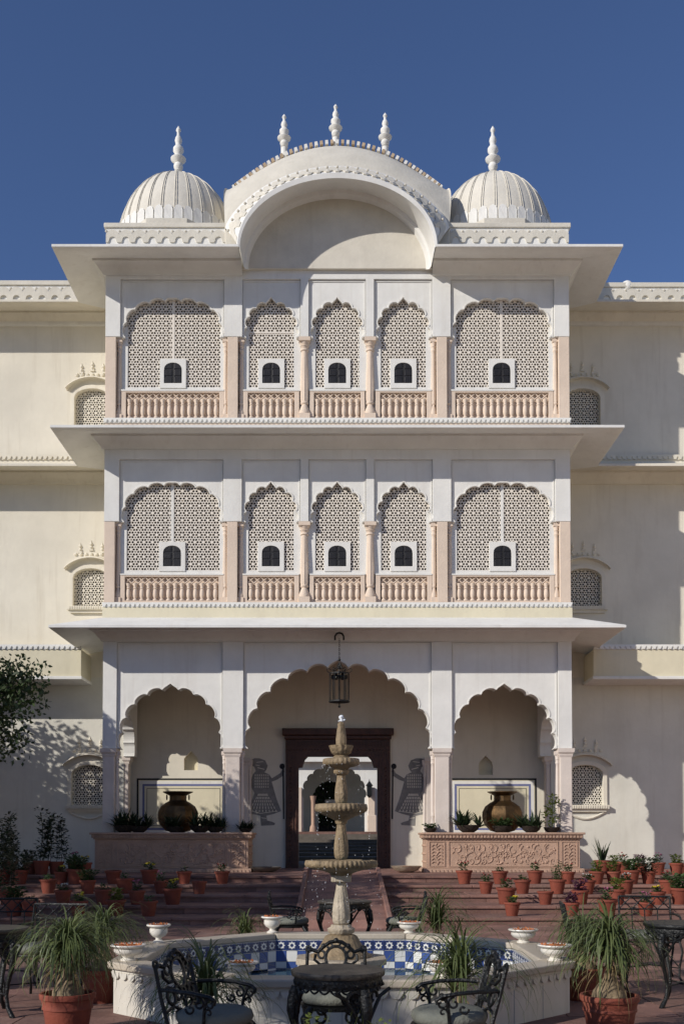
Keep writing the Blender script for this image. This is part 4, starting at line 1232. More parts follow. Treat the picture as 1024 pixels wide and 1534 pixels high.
# ---- hanging lantern
LY = 23.72; lx = X(508, 1030, LY)
zt_ = Z(1008, LY); zb_ = Z(1052, LY); r = .22
t = thing('hanging_lantern', 'black iron and glass lantern hanging in front of the middle porch arch', 'lantern', (lx, LY, zb_), world=False)
H = zt_-zb_
part('base_ring', MB().lathe([(r*.95, 0), (r*1.1, .0), (r*1.1, .035), (r*.95, .035)], 12), M['iron'], t)
part('top_ring', MB().lathe([(r*.97, H-.03), (r*1.05, H-.03), (r*1.05, H), (r*.97, H)], 12), M['iron'], t)
part('glass_cylinder', MB().lathe([(r*.96, .036), (r*.96, H-.031)], 12), M['glass'], t)
for k in range(6):
    a = 2*PI*k/6
    part('upright', MB().tube([(r*cos(a), r*sin(a), .03), (r*cos(a), r*sin(a), H)], .012, 5), M['iron'], t)
    part('scroll', MB().tube([(r*1.0*cos(a)*q, r*1.0*sin(a)*q, H+z) for q, z in ((1, 0), (1.25, .03), (1.3, .09), (1.1, .10), (.8, .06), (.4, .10), (.1, .22))], .009, 5), M['iron'], t)
part('stem', MB().tube([(0, 0, -.10), (0, 0, H+.25)], .016, 6), M['iron'], t)
bu = MB()
for k in range(6):
    a = 2*PI*k/6; bu.sph((.13*cos(a), .13*sin(a), H-.10), .055, 8, 6)
bu.sph((0, 0, H+.12), .04, 8, 5); bu.sph((0, 0, H+.30), .035, 8, 5); bu.sph((0, 0, -.1), .03, 8, 5)
part('leaf_bosses', bu, M['iron'], t)
ch = MB(); z = H+.27; ztop = Z(957, LY)-zb_
k = 0
while z < ztop:
    pts = [(.016*cos(a) if k % 2 else 0, 0 if k % 2 else .016*cos(a), z+.03+.03*sin(a)) for a in [2*PI*j/8 for j in range(8)]]
    ch.tube(pts, .005, 4, closed=True); z += .048; k += 1
part('chain', ch, M['iron'], t)
part('ceiling_hook', MB().tube([(-.10, .0, ztop-.03), (-.10, 0, ztop+.06), (-.06, 0, ztop+.12), (0, 0, ztop+.14), (.06, 0, ztop+.12), (.10, 0, ztop+.06), (.10, 0, ztop-.03)], .024, 6), M['iron'], t)

# ================================================================ fountain pool
PX_, PY_ = .035, 9.36; A = 1.93; HR = .438
pool = thing('fountain_pool', 'octagonal marble pool with blue and white chequered tiles inside', 'pool', (PX_, PY_, 0))
def octv(a): return [(a/cos(PI/8)*cos(PI/8+PI/4*k), a/cos(PI/8)*sin(PI/8+PI/4*k)) for k in range(8)]
for k in range(8):
    an = PI/4*(k+1)                       # outward normal of face k
    L = 2*A*math.tan(PI/8)
    Mx = Matrix.Rotation(an-PI/2, 4, 'Z')          # local +y is outward
    def place(mb): return mb.xf(Mx)
    ao = A-.05; ai = A-.25; lo = ao*math.tan(PI/8); li = ai*math.tan(PI/8)
    m = MB(); m.add([(-lo, ao, -.03), (lo, ao, -.03), (li, ai, -.03), (-li, ai, -.03), (-lo, ao, HR-.061), (lo, ao, HR-.061), (li, ai, HR-.061), (-li, ai, HR-.061)],
          [(0, 3, 2, 1), (4, 5, 6, 7), (0, 1, 5, 4), (1, 2, 6, 5), (2, 3, 7, 6), (3, 0, 4, 7)])
    part('pool_wall', place(m), M['marble'], pool)
    ao2 = A; ai2 = A-.27; lo = ao2*math.tan(PI/8)-.002; li = ai2*math.tan(PI/8)-.002
    m = MB(); m.add([(-lo, ao2, HR-.06), (lo, ao2, HR-.06), (li, ai2, HR-.06), (-li, ai2, HR-.06), (-lo, ao2, HR), (lo, ao2, HR), (li, ai2, HR), (-li, ai2, HR)],
          [(0, 3, 2, 1), (4, 5, 6, 7), (0, 1, 5, 4), (1, 2, 6, 5), (2, 3, 7, 6), (3, 0, 4, 7)])
    part('coping', place(m), M['coping'], pool, bevel=.012)
    # scalloped frieze on the outside
    m = MB(); n = 14; lw = (ao)*math.tan(PI/8)*2/n; x0 = -ao*math.tan(PI/8)
    m.box(x0, -x0, ao, ao+.012, HR-.085, HR-.061)
    for i in range(n):
        c = x0+(i+.5)*lw; rr = lw*.47
        m.prism([(c-rr, HR-.0855)] + [(c-rr*cos(PI*q/8), HR-.0855-rr*1.1*sin(PI*q/8)) for q in range(9)], ao, ao+.02)
    part('scalloped_frieze', place(m), M['marble'], pool)
    m = MB()
    for i in (1, 2, 3): m.box(x0+(-2*x0)*i/4-.004, x0+(-2*x0)*i/4+.004, ao, ao+.003, 0, HR-.16)
    part('wall_joint', place(m), M['grout'], pool)
# tiles
TS = .1145
TB = mesh('tile', MB().box(-TS/2+.002, TS/2-.002, -.006, .004, -TS/2+.002, TS/2-.002), M['blue'])
TW = mesh('tile', MB().box(-TS/2+.002, TS/2-.002, -.006, .004, -TS/2+.002, TS/2-.002), M['wtile'])
st_ = MB().box(-TS/2+.002, TS/2-.002, -.006, .004, -TS/2+.002, TS/2-.002)
def star(r1, r2, n, y0, y1, m_, inner=None, rot=0):
    pts = []
    for i in range(2*n):
        rr = r1 if i % 2 == 0 else r2; pts.append((rr*cos(PI*i/n+rot), rr*sin(PI*i/n+rot)))
    hl = [[(inner*cos(2*PI*i/12), inner*sin(2*PI*i/12)) for i in range(12)]] if inner else []
    st_.prism(pts, y0, y1, hl, m=m_)
star(.043, .030, 8, -.0075, -.006, 1, .018)
for sx_ in (-1, 1):
    for sz_ in (-1, 1):
        st_.prism([(sx_*.053, sz_*.053), (sx_*.053, sz_*.036), (sx_*.036, sz_*.053)], -.0072, -.006, m=2)
st_.box(-.0535, .0535, -.0072, -.006, .0515, .0545, m=1); st_.box(-.0535, .0535, -.0072, -.006, -.0545, -.0515, m=1)
TN = mesh('tile', st_, [M['navy'], M['wtile'], M['blue']])
ai = A-.27
for k in (0, 1, 2, 3, 7):
    an = PI/4*(k+1); nrm = Vector((cos(an), sin(an), 0)); tn = Vector((-sin(an), cos(an), 0))
    L = 2*ai*math.tan(PI/8); n = int(L/TS); n = 12; sp = L/n
    back = MB().box(-L/2, L/2, .0041, .02, -.01, HR-.061)
    part('tile_grout', back, M['grout'], pool, loc=tuple(nrm*ai), rz=an-PI/2)
    for r_ in range(4):
        z = HR-.065-TS/2-r_*TS
        if z < .02: z = .02
        for i in range(n):
            p = nrm*(ai) + tn*(L/2-(i+.5)*sp)
            me = TN if r_ == 0 else (TB if (i+r_) % 2 else TW)
            o = link('tile', me, pool, loc=(p.x, p.y, z), rz=an-PI/2)
            o.scale = (sp/TS, 1, 1)
ov = octv(A-.26)
w_ = thing('pool_water', 'shallow water standing in the octagonal tiled pool', 'water', (PX_, PY_, 0))
part('water_surface', MB().add([(x, y, .055) for x, y in ov], [tuple(range(8))]), M['water'], w_)
part('pool_floor', MB().add([(x, y, .002) for x, y in ov], [tuple(range(8))]), M['blue'], pool)

# ================================================================ tiered fountain
ft = thing('tiered_fountain', 'three tiered carved limestone fountain standing in the middle of the tiled pool', 'fountain', (PX_, PY_, 0))
def fz(py): return Z(py, PY_)
pl = [(x, y) for x, y in octv(.42)]
m = MB()
def octp(m, a, z0, z1):
    v = octv(a); m.add([(x, y, z0) for x, y in v] + [(x, y, z1) for x, y in v], [tuple(reversed(range(8))), tuple(range(8, 16))] + [(i, (i+1) % 8, 8+(i+1) % 8, 8+i) for i in range(8)])
octp(m, .36, .0, .33); octp(m, .40, .33, .385)
part('plinth', m, M['fpale'], ft, bevel=.008)
def fp(rows): return [(r_, fz(y)) for r_, y in rows]
flute = lambda n, a: (lambda an, i: 1 + a*cos(an*n))
s_ = 1/165.6
part('pedestal', MB().lathe([(.27, .386), (.27, .40), (.24, .42), (.20, .46), (.14, fz(1402)), (.12, fz(1400))], 40, fl=flute(20, .025)), M['fstone'], ft, smooth=60)
part('collar', MB().lathe(fp([(.07, 1401), (.11, 1397), (.12, 1391), (.09, 1388), (.085, 1385)]), 32, fl=flute(8, .06)), M['fpale'], ft, smooth=60)
def shaft(y0, y1, r0, rm, r1, mt):
    z0, z1 = fz(y0), fz(y1); n = 14
    pr = []
    for i in range(n+1):
        t = i/n; rr = r0 + (rm-r0)*sin(PI*min(1, t*1.6)/1)**1 if t < .31 else None
        rr = r0*(1-t)+r1*t + (rm-(r0+r1)/2)*sin(PI*min(1, t*1.15)**.55)
        pr.append((max(.02, rr*.86), z0+(z1-z0)*t))
    def fl(a, i):
        t = i/n
        return 1 + .13*abs(sin(a*4 + t*1.6))**.6*max(0, sin(PI*t))**.4 + .03*sin(a*16+5*t)
    return part('shaft', MB().lathe(pr, 48, fl=fl), M[mt], ft, smooth=70)
shaft(1386, 1322, .065, .082, .048, 'fpale')
part('slab', MB().box(-.09, .09, -.09, .09, fz(1321), fz(1311)), M['fpale'], ft, bevel=.01)
def basin(yr0, yr1, r_, yb, rn, mt='fstone'):
    z1 = fz(yr0); z0 = fz(yr1); zb2_ = fz(yb)
    pr = [(rn, zb2_), (rn*1.15, zb2_+(z0-zb2_)*.30), (r_*.48, zb2_+(z0-zb2_)*.58), (r_*.72, zb2_+(z0-zb2_)*.80), (r_*.88, z0), (r_*.97, z0+(z1-z0)*.15), (r_*1.0, z0+(z1-z0)*.5), (r_*.97, z1), (r_*.90, z1+.004), (r_*.84, z1-.02), (r_*.5, z1-.05), (.03, z1-.06)]
    n = int(r_*150)
    def fl(a, i): return 1 + (.022*cos(a*n) if 4 <= i <= 7 else (.01*cos(a*12) if i < 4 else 0))
    b = part('basin', MB().lathe(pr, n*4, fl=fl), M[mt], ft, smooth=70)
    part('basin_water', MB().lathe([(r_*.86, z1-.012), (.0001, z1-.010)], 20), M['water'], b, loc=(0, 0, 0))
basin(1289, 1300, .325, 1312, .09)
shaft(1288, 1234, .05, .068, .045, 'fstone')
basin(1205, 1217, .235, 1234, .05)
shaft(1205, 1160, .045, .062, .042, 'fstone')
part('collar', MB().lathe(fp([(.05, 1161), (.07, 1158), (.07, 1154), (.05, 1152)]), 24), M['fstone'], ft, smooth=50)
basin(1137, 1147, .165, 1154, .055)
part('collar', MB().lathe(fp([(.07, 1138), (.075, 1134), (.05, 1131)]), 24), M['fstone'], ft, smooth=50)
part('tulip_cup', MB().lathe(fp([(.05, 1133), (.085, 1128), (.10, 1121), (.108, 1117), (.10, 1118), (.06, 1124)]), 48, fl=lambda a, i: 1+.05*cos(a*12)), M['fstone'], ft, smooth=60)
part('spout', MB().lathe(fp([(.035, 1124), (.045, 1117), (.047, 1108), (.036, 1092), (.03, 1088), (.034, 1086), (.026, 1083), (.012, 1081)]), 32, fl=lambda a, i: 1+.06*sin(a*6)), M['fstone'], ft, smooth=60)
# water
random.seed(9)
wt = MB()
zj = fz(1081)
for k in range(40):
    t = random.random(); wt.sph((random.gauss(0, .010), random.gauss(0, .010), zj+t*(fz(1072)-zj)+.004), random.uniform(.006, .012), 6, 4)
for (rb, yb_, yl) in ((.165, 1146, 1205), (.235, 1216, 1289), (.325, 1299, 1420)):
    z1, z0 = fz(yb_), fz(yl)
    for s in range(20):
        a = random.uniform(0, 2*PI)
        for q in range(random.randint(2, 7)):
            t = random.random(); rr = rb*(1.0 + .12*t) + random.gauss(0, .012)
            wt.sph((rr*cos(a), rr*sin(a), z1+(z0-z1)*t*t), random.uniform(.0014, .0030), 5, 3, sz=random.uniform(1, 2.6))
for k in range(60):
    a = random.uniform(0, 2*PI); rr = abs(random.gauss(0, .35)); wt.sph((rr*cos(a), rr*sin(a), random.uniform(.1, 1.25)), random.uniform(.0013, .0026), 5, 3)
tw = thing('falling_water', 'jet and drops of water splashing down the tiers of the fountain', 'water', (PX_, PY_, 0))
part('water_drops', wt, M['drops'], tw, stuff=True)

# ---- urns of petals on the coping
def urn(px, py, label, tall, k, s=1.0):
    v = octv(A-.16)[k]
    t = thing('petal_urn', label, 'urn', (PX_+v[0], PY_+v[1], HR), random.uniform(0, 6), 'white urns of orange petals on the pool coping')
    if tall: pr = [(.055, 0), (.058, .012), (.028, .03), (.028, .045), (.07, .07), (.088, .10), (.088, .135), (.075, .142), (.10, .152), (.118, .165), (.116, .178), (.098, .178), (.08, .168)]; zr_ = .168; rr = .098
    else: pr = [(.062, 0), (.064, .012), (.045, .022), (.05, .034), (.10, .055), (.118, .078), (.118, .095), (.105, .103), (.13, .11), (.145, .122), (.143, .132), (.124, .132), (.10, .12)]; zr_ = .122; rr = .122
    t.scale = (s, s, s)
    part('bowl', MB().lathe(pr, 24), M['porc'], t, smooth=45)
    m = MB(); random.seed(k+50)
    m.lathe([(rr, zr_-.008), (rr*.6, zr_+.008), (.0001, zr_+.012)], 16)
    for q in range(70):
        a = random.uniform(0, 2*PI); ra = rr*.92*math.sqrt(random.random())
        leafq(m, (ra*cos(a), ra*sin(a), zr_+.004), .024, .018, rv()+Vector((0, 0, .5)), rv())
    part('petals', m, M['petal'], t)
# octv indices: 0 right-back(22.5deg) 1 back-right 2 back-left 3 left-back 4 left-front 5 front-left 6 front-right 7 right-front
urn(0, 0, 'white petal urn on the far left corner of the pool coping, behind the left palms', True, 3)
urn(0, 0, 'tall white petal urn at the back of the pool, left of the fountain', True, 2)
urn(0, 0, 'white petal urn at the back of the pool, right of the fountain', False, 1, .9)
urn(0, 0, 'white petal urn on the right back corner of the pool coping', False, 0)
urn(0, 0, 'broad white petal urn on the left end of the pool coping by the palm', False, 4)
urn(0, 0, 'white petal urn on the front left corner of the coping above a cast iron chair', False, 5, .85)
urn(0, 0, 'sunlit petal urn on the front right corner of the coping behind a spiky palm', False, 6, .85)
urn(0, 0, 'broad white petal urn on the right end of the coping next to a palm', False, 7)
# ================================================================ ponytail palms
def palm(label, px, y, rpot, hpot, ztop, spread, n=260, seed=1, dry=40, lean=1.0, up=0.0, wl=.016):
    random.seed(seed)
    x = X(px, 1450, y)
    t = thing('ponytail_palm', label, 'palm', (x, y, 0), 0, 'ponytail palms in terracotta pots round the pool')
    r, h = rpot, hpot
    part('pot', MB().lathe([(r*.72, 0), (r*.76, .01), (r*.90, h*.62), (r*.95, h*.63), (r*.95, h*.68), (r*.93, h*.70), (r*.98, h-.045), (r*1.04, h-.04), (r*1.06, h-.012), (r*1.03, h), (r*.94, h), (r*.90, h-.03), (r*.86, h-.06)], 36), M['terra'], t, smooth=45)
    part('soil', MB().lathe([(r*.90, h-.04), (.001, h-.03)], 20), M['soil'], t)
    zc = ztop - .18*lean
    H = zc - h
    part('caudex', MB().lathe([(r*.62, h-.05), (r*.58, h+.02), (r*.42, h+H*.18), (r*.22, h+H*.32), (r*.13, h+H*.5), (r*.11, h+H*.9), (r*.10, zc)], 20, fl=lambda a, i: 1+.06*sin(a*5+i)), M['bark'], t, smooth=60)
    m = MB()
    heads = [(0, 0, zc), (.03, .02, zc-.06), (-.04, -.01, zc-.10)]
    for k in range(n):
        hx, hy, hz = random.choice(heads)
        az = random.uniform(0, 2*PI); L = spread*random.uniform(.8, 1.75)
        e = random.uniform(.1, 1.45)**1.0
        blade(m, (hx, hy, hz+random.uniform(-.05, .02)), az, L, wl*random.uniform(.7, 1.2), e + up, random.uniform(1.9, 3.3) + .35*e, 9, 0)
    part('leaves', m, M['leafp'], t, stuff=True)
    if dry:
        m = MB()
        for k in range(dry):
            az = random.uniform(0, 2*PI)
            blade(m, (0, 0, zc-.15), az, spread*random.uniform(.9, 1.4), .010, random.uniform(-.6, .6), random.uniform(1.2, 2.2), 7, 0)
        part('dry_leaves', m, M['leafd'], t, stuff=True)
    return t
palm('large ponytail palm in a terracotta pot at the left front, beside the marble pool', 102, 7.7, .195, .31, .86, .35, 520, 1, 70, wl=.018)
palm('ponytail palm half hidden behind the left front palm, against the pool wall', 155, 9.2, .19, .30, .84, .36, 300, 2)
palm('large ponytail palm in a terracotta pot at the right front, beside the marble pool', 912, 7.6, .205, .31, .87, .37, 480, 3, 60, up=.1, wl=.018)
palm('ponytail palm behind the right front palm, beside the dark side chair', 872, 9.3, .19, .30, .80, .36, 260, 4)
palm('spiky green palm in front of the pool wall behind the left cast iron chair', 306, 6.75, .13, .16, .62, .44, 260, 5, 20, .8, .15)
palm('spiky green palm in front of the pool wall behind the right cast iron chair', 687, 6.75, .13, .18, .74, .46, 230, 6, 14, .8, .2)
palm('spiky palm behind the right back of the pool, by the far side chair', 655, 12.2, .15, .22, .62, .50, 260, 7, 35, .6, .25)
palm('low tuft of thin leaves behind the pool, left of the tall urn', 368, 12.0, .13, .22, .50, .34, 120, 8, 10, .5, .3)
# small weeds in low pots under the front edge of the picture
def tuft(px, y, label, seed, mt, h):
    random.seed(seed); t = thing('small_potted_plant', label, 'plant', (X(px, 1534, y), y, 0), group='small plants at the very front')
    link('pot', BOWL, t)
    m = MB()
    for k in range(9):
        sprig(m, (random.gauss(0, .035), random.gauss(0, .03), .1), h-.1, .03, 26, .035)
    for k in range(12): blade(m, (random.gauss(0, .03), 0, .1), random.uniform(0, 6), h*.9, .006, 1.3, .3, 4)
    part('leaves', m, M[mt], t, stuff=True)
tuft(480, 5.0, 'small pale weedy plant in front of the left leg of the front table', 61, 'leafy', .60)
tuft(566, 5.0, 'small yellow green plant in front of the right leg of the front table', 62, 'leafy', .56)

# ================================================================ furniture
def scroll(m, c, r, a0, turns, w_, plane, n=14):
    """spiral tube; plane maps (u, v) to a point"""
    pts = []
    for i in range(n):
        t = i/(n-1); an = a0 + turns*2*PI*t; rr = r*(1-.75*t)
        pts.append(plane(c[0]+rr*cos(an), c[1]+rr*sin(an)))
    m.tube(pts, w_, 5)
def iron_table(label, loc, r, h=.72, top='ctop', legs=3, rz=0.0, group=None):
    t = thing('bistro_table', label, 'table', loc, rz, group)
    part('tabletop', MB().lathe([(r*.9, h-.028), (r*.985, h-.03), (r, h-.022), (r, h-.006), (r*.985, h), (.0001, h)], 48), M[top], t, smooth=40)
    ap = MB().lathe([(r*.86, h-.085), (r*.90, h-.09), (r*.93, h-.05), (r*.91, h-.029), (r*.86, h-.029)], 48, fl=lambda a, i: 1+.012*cos(a*24))
    for k in range(24):
        a = 2*PI*k/24; ap.sph((r*.91*cos(a), r*.91*sin(a), h-.065), .014, 6, 4)
        ap.tube([(r*.89*cos(a+d), r*.89*sin(a+d), h-.085-.022*sin(PI*(d*24/2/PI+.5))) for d in [(-.5+j/6)*2*PI/24 for j in range(7)]], .006, 4)
    part('apron', ap, M['iron'], t, smooth=50)
    lg = MB()
    prof = [(r*.88, h-.09, .030), (r*.95, h-.16, .034), (r*.98, h-.22, .030), (r*.90, h-.32, .022), (r*.76, h-.44, .017), (r*.70, h-.54, .015), (r*.76, h-.63, .017), (r*.95, h-.70, .022), (r*1.02, h-.712, .014)]
    lg.tube([(p[0], 0, p[1]) for p in prof], .02, 8, radii=[p[2] for p in prof])
    for q in (-1, 1):
        pl_ = lambda u, v, q=q: (r*.90 - abs(u)*.15, u, v)
        scroll(lg, (q*.055, h-.135), .05, PI*(0 if q > 0 else 1), .9*q, .011, pl_)
        scroll(lg, (q*.035, h-.21), .032, PI*(0 if q > 0 else 1), -.9*q, .009, pl_)
        lg.tube([(r*.9, q*.02, h-.28), (r*.88, q*.06, h-.22), (r*.85, q*.12, h-.13), (r*.84, q*.19, h-.095)], .011, 5)
    for z in (h-.12, h-.17, h-.22): lg.sph((r*.97, 0, z), .022, 8, 5)
    lme = mesh('leg', lg, M['iron'], 60)
    for k in range(legs): link('leg', lme, t, rz=2*PI*k/legs - PI/2 + .45)
    st2 = MB()
    for k in range(legs):
        a = 2*PI*k/legs-PI/2+.45; st2.tube([(0, 0, h-.52), (r*.70*cos(a), r*.70*sin(a), h-.53)], .008, 5)
    st2.lathe([(.05, h-.53), (.055, h-.52), (.05, h-.51)], 12)
    part('stretcher', st2, M['iron'], t)
    return t
def cast_chair(label, loc, rz, group='black cast iron chairs with grey cushions', low=.78, slim=False):
    """back on local +y, sitter faces -y"""
    t = thing('cast_iron_chair', label, 'chair', loc, rz, group)
    sh = .43
    part('seat_frame', MB().lathe([(.20, sh-.02), (.215, sh-.025), (.22, sh), (.20, sh+.004), (.0001, sh)], 28, sy=.95), M['iron'], t)
    part('seat_cushion', MB().lathe([(.17, sh+.005), (.205, sh+.012), (.222, sh+.04), (.215, sh+.068), (.185, sh+.085), (.10, sh+.093), (.0001, sh+.095)], 32, sy=.95), M['cush'], t, smooth=70)
    b = MB(); hz = low
    def bp(u, v): # back plane: u sideways -1..1, v 0..1 up; leaning
        return (u*.19*(1-.06*(1-v)), .185+.10*v + .0*(abs(u)) - .03*(1-abs(u)), sh + v*(hz-sh))
    def bc(pts, w_): b.tube([bp(*p) for p in pts], w_, 6)
    bc([(-1, 0), (-1.03, .4), (-.98, .8), (-1.0, .86)], .012); bc([(1, 0), (1.03, .4), (.98, .8), (1.0, .86)], .012)
    bc([(-1.0, .84), (-.82, .86), (-.62, .82), (-.42, .92), (-.2, 1.0), (0, 1.02), (.2, 1.0), (.42, .92), (.62, .82), (.82, .86), (1.0, .84)], .014)
    def ringp(cu, cv, ru, rv_, w_, n=14): b.tube([bp(cu+ru*cos(2*PI*k/n), cv+rv_*sin(2*PI*k/n)) for k in range(n)], w_, 5, closed=True)
    ringp(0, .72, .36, .21, .011)
    for q in (-1, 1):
        ringp(q*.94, .87, .09, .055, .009, 8)
        ringp(q*.22, .94, .10, .045, .008, 8); ringp(q*.50, .78, .12, .07, .009, 10)
        bc([(q*.34, .62), (q*.55, .60), (q*.74, .68), (q*.70, .78)], .010)
        ringp(q*.24, .44, .16, .10, .010, 10); ringp(q*.58, .40, .17, .11, .010, 10)
        bc([(q*.40, .50), (q*.62, .54), (q*.92, .50)], .009)
        bc([(q*.08, .05), (q*.25, .20), (q*.55, .26), (q*.95, .20)], .010)
        ringp(q*.40, .12, .13, .08, .009, 8)
    ringp(0, .42, .12, .10, .010, 10); bc([(0, 0), (0, .32)], .010)
    for p in ((0, 1.03), (-.42, .93), (.42, .93)):
        c = bp(*p); b.sph(c, .018, 8, 5)
    part('backrest', b, M['iron'], t, smooth=60)
    for q in (-1, 1):
        ar = MB()
        ar.tube([(q*.19, .22, sh+.20), (q*.23, .12, sh+.205), (q*.245, .0, sh+.20), (q*.24, -.10, sh+.185), (q*.235, -.13, sh+.165), (q*.235, -.12, sh+.145)], .012, 6)
        ar.tube([(q*.235, -.08, sh+.18), (q*.225, -.06, sh+.11), (q*.215, -.05, sh+.02)], .010, 6)
        pl_ = lambda u, v, q=q: (q*.232, u, v)
        scroll(ar, (-.03, sh+.145), .035, PI/2, 1.0, .007, pl_); scroll(ar, (-.10, sh+.145), .030, PI/2, -1.0, .007, pl_)
        scroll(ar, (.02, sh+.115), .030, 0, -.9, .007, pl_); scroll(ar, (-.09, sh+.10), .022, 0, .9, .006, pl_)
        part('arm', ar, M['iron'], t, smooth=60)
    for qx in (-1, 1):
        for qy in (-1, 1):
            lg = MB(); f_ = 1 if qy < 0 else 1.1
            lg.tube([(qx*.15, qy*.14, sh-.01), (qx*.19, qy*.18*f_, sh-.07), (qx*.185, qy*.175*f_, sh-.14), (qx*.155, qy*.15*f_, sh-.26), (qx*.16, qy*.16*f_, sh-.37), (qx*.20, qy*.20*f_, .012)], .016, 7, radii=[.024, .026, .019, .014, .013, .018])
            scroll(lg, (qx*.10, sh-.07), .05, PI/2, .8*qx, .009, lambda u, v, qy=qy: (u, qy*.155, v))
            part('leg', lg, M['iron'], t, smooth=60)
    return t
def garden_chair(label, loc, rz, w_=.5, grp='wrought iron garden armchairs', bh=.84, cush=True):
    t = thing('wrought_iron_chair', label, 'chair', loc, rz, grp)
    sh = .42; h = w_/2
    if cush: part('seat_cushion', MB().box(-h+.02, h-.02, -.24, .22, sh+.012, sh+.085), M['cush'], t, bevel=.03, smooth=60)
    sf = MB()
    sf.tube([(-h, -.24, sh), (h, -.24, sh), (h, .22, sh), (-h, .22, sh)], .011, 5, closed=True)
    for k in range(6): sf.tube([(-h+.08*k+.05, -.24, sh), (-h+.08*k+.05, .22, sh)], .005, 4)
    part('seat_frame', sf, M['iron'], t)
    b = MB()
    def yb(z): return .22 + (z-sh)*.22
    for q in (-1, 1): b.tube([(q*h, .22, sh), (q*h, yb(bh), bh)], .012, 6)
    b.tube([(-h, yb(bh), bh), (h, yb(bh), bh)], .012, 6); z2 = bh-.13
    b.tube([(-h, yb(z2), z2), (h, yb(z2), z2)], .008, 5)
    nb = 4
    for k in range(1, nb): x = -h+2*h*k/nb; b.tube([(x, .22, sh), (x, yb(z2), z2)], .007, 5)
    for k in range(nb):
        x0, x1 = -h+2*h*k/nb, -h+2*h*(k+1)/nb
        b.tube([(x0, yb(z2), z2), (x1, yb(bh), bh)], .006, 4); b.tube([(x1, yb(z2), z2), (x0, yb(bh), bh)], .006, 4)
        b.sph(((x0+x1)/2, yb((z2+bh)/2), (z2+bh)/2), .014, 6, 4)
    part('backrest', b, M['iron'], t, smooth=60)
    for q in (-1, 1):
        ar = MB().tube([(q*h, yb(sh+.24), sh+.24), (q*(h+.02), .10, sh+.25), (q*(h+.03), -.08, sh+.24), (q*(h+.03), -.20, sh+.19), (q*(h+.02), -.25, sh+.08), (q*h, -.24, sh)], .012, 6)
        part('arm', ar, M['iron'], t, smooth=60)
        for qy, y in ((-1, -.24), (1, .22)):
            lg = MB().tube([(q*h, y, sh), (q*(h+.02), y+qy*.02, sh-.10), (q*(h-.005), y, sh-.25), (q*(h-.01), y+qy*.01, sh-.34), (q*(h+.02), y+qy*.06, .008)], .012, 6)
            lg.tube([(q*h, y, sh-.26), (q*(h-.22), y, sh)], .007, 5) if qy < 0 else None
            part('leg', lg, M['iron'], t, smooth=60)
    part('stretcher', MB().tube([(-h, -.24, .16), (0, -.06, .17), (h, -.24, .16)], .007, 5), M['iron'], t)
    return t
def gx(px, y, py=1480): return X(px, py, y)
iron_table('round cast iron table with a mottled top at the very front of the pool', (gx(506, 5.8), 5.8, 0), .262, rz=.2)
cast_chair('cast iron chair tucked in between the front table and the pool wall', (gx(503, 6.45), 6.45, 0), 0)
cast_chair('cast iron chair at the left of the front table, turned towards it', (gx(322, 5.72), 5.72, 0), R(68), low=.81)
cast_chair('cast iron chair at the right of the front table, turned towards it', (gx(672, 5.74), 5.74, 0), R(-82), low=.80)
iron_table('cast iron table behind the fountain at the foot of the ramp', (gx(516, 12.2), 12.2, 0), .32, rz=.9, legs=4)
cast_chair('cast iron chair seen side on behind the pool, left of the far table', (gx(436, 12.3), 12.3, 0), R(92), low=.80)
cast_chair('cast iron chair seen side on behind the pool, right of the far table', (gx(604, 12.3), 12.3, 0), R(-92), low=.80)
iron_table('cast iron table cut by the left edge of the picture', (gx(-14, 8.5), 8.5, 0), .30, rz=.5)
garden_chair('wrought iron armchair with a pale cushion left of the front left palm', (gx(66, 9.3), 9.3, 0), R(-12), .52)
garden_chair('wrought iron chair standing behind the table at the left edge', (gx(14, 10.2), 10.2, 0), R(14), .50)
iron_table('glossy black cast iron table cut by the right edge of the picture', (gx(1022, 9.0), 9.0, 0), .33, rz=.75, top='iron')
garden_chair('wrought iron armchair with a lattice back behind the table at the right edge', (gx(972, 10.6), 10.6, 0), R(-8), .52)
garden_chair('dark side chair seen edge on beside the right back palm', (gx(893, 9.7), 9.7, 0), R(82), .48)

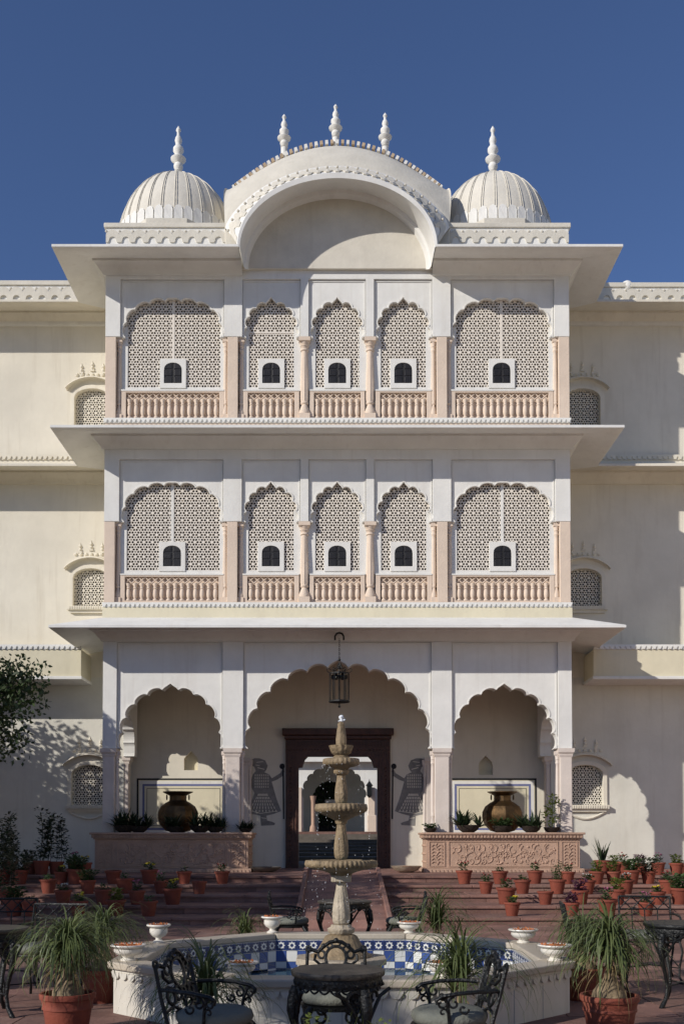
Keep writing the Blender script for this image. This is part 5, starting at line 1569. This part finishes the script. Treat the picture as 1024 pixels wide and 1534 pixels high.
# ================================================================ trees to the left (partly outside the picture)
def cg():
    return max(-1.7, min(1.7, random.gauss(0, 1)))
def tree(label, x, y, h, cz, rx, ry, rz_, nleaf, leaf, seed, pods=False, density=1.0):
    random.seed(seed)
    t = thing('courtyard_tree', label, 'tree', (x, y, 0), group='leafy trees along the left side of the courtyard')
    tk = MB()
    tk.tube([(0, 0, -.05), (.06, .03, h*.25), (-.04, .05, h*.5), (.0, 0, cz)], .1, 8, radii=[.20, .15, .12, .07])
    clumps = []
    for k in range(int(30*density)):
        d = rv(); rr = random.random()**.45
        p = Vector((d.x*rx*rr, d.y*ry*rr, cz + d.z*rz_*rr))
        clumps.append(p)
        s0 = Vector((0, 0, h*.35 + random.random()*(cz-h*.35)))
        mid = s0.lerp(p, .5) + Vector((0, 0, .2))
        tk.tube([tuple(s0), tuple(mid), tuple(p)], .03, 5, radii=[.045, .025, .010])
    part('trunk', tk, M['trunk'], t, smooth=60)
    m = MB()
    for k in range(nleaf):
        c = random.choice(clumps)
        p = c + Vector((cg()*rx*.17, cg()*ry*.17, cg()*rz_*.14))
        d = rv(); d.z -= .3
        leafq(m, p, leaf*random.uniform(.7, 1.3), leaf*.55, d, rv())
    part('crown', m, M['leaft'], t, stuff=True)
    if pods:
        pm = MB()
        for k in range(12):
            c = random.choice(clumps); p = c + Vector((random.gauss(0, .3), random.gauss(0, .3), -.2)); 
            pm.tube([tuple(p), tuple(p+Vector((.02, 0, -.15))), tuple(p+Vector((.0, 0, -.3)))], .014, 4)
        part('seed_pods', pm, M['trunk'], t)
    return t
tree('leafy tree reaching into the left edge of the picture with dark hanging pods', -9.5, 21.0, 4.2, 4.4, 2.9, 1.6, 1.9, 34000, .115, 31, True, density=2.0)
tree('broad tree outside the left edge shading the left steps', -13.7, 17.0, 5.5, 4.9, 3.4, 3.0, 2.6, 13000, .22, 32)
tree('tree outside the left edge shading the lower left wing wall', -16.3, 21.6, 6.5, 6.1, 3.2, 2.2, 2.2, 12000, .18, 33)
tree('tree outside the left edge level with the foot of the steps', -10.6, 12.2, 5.0, 4.7, 2.7, 2.4, 2.3, 10000, .22, 34)
tree('low dense tree outside the left edge close to the wing wall', -10.8, 23.7, 3.0, 3.7, 2.1, 1.5, 2.5, 7000, .16, 36, density=.8)
tree('tree outside the picture at the left, level with the middle of the pool', -9.3, 6.5, 4.0, 4.2, 1.2, 1.0, 1.0, 3200, .16, 37, density=.5)
tree('tree outside the picture at the left, level with the front of the pool', -8.0, 1.2, 4.2, 4.2, 1.5, 1.3, 1.0, 5200, .16, 35, density=.8)
tree('slender tree just outside the left edge, its top shading the left corner pillar', -8.95, 21.6, 5.2, 5.8, .95, .8, .8, 2600, .12, 38, density=.6)
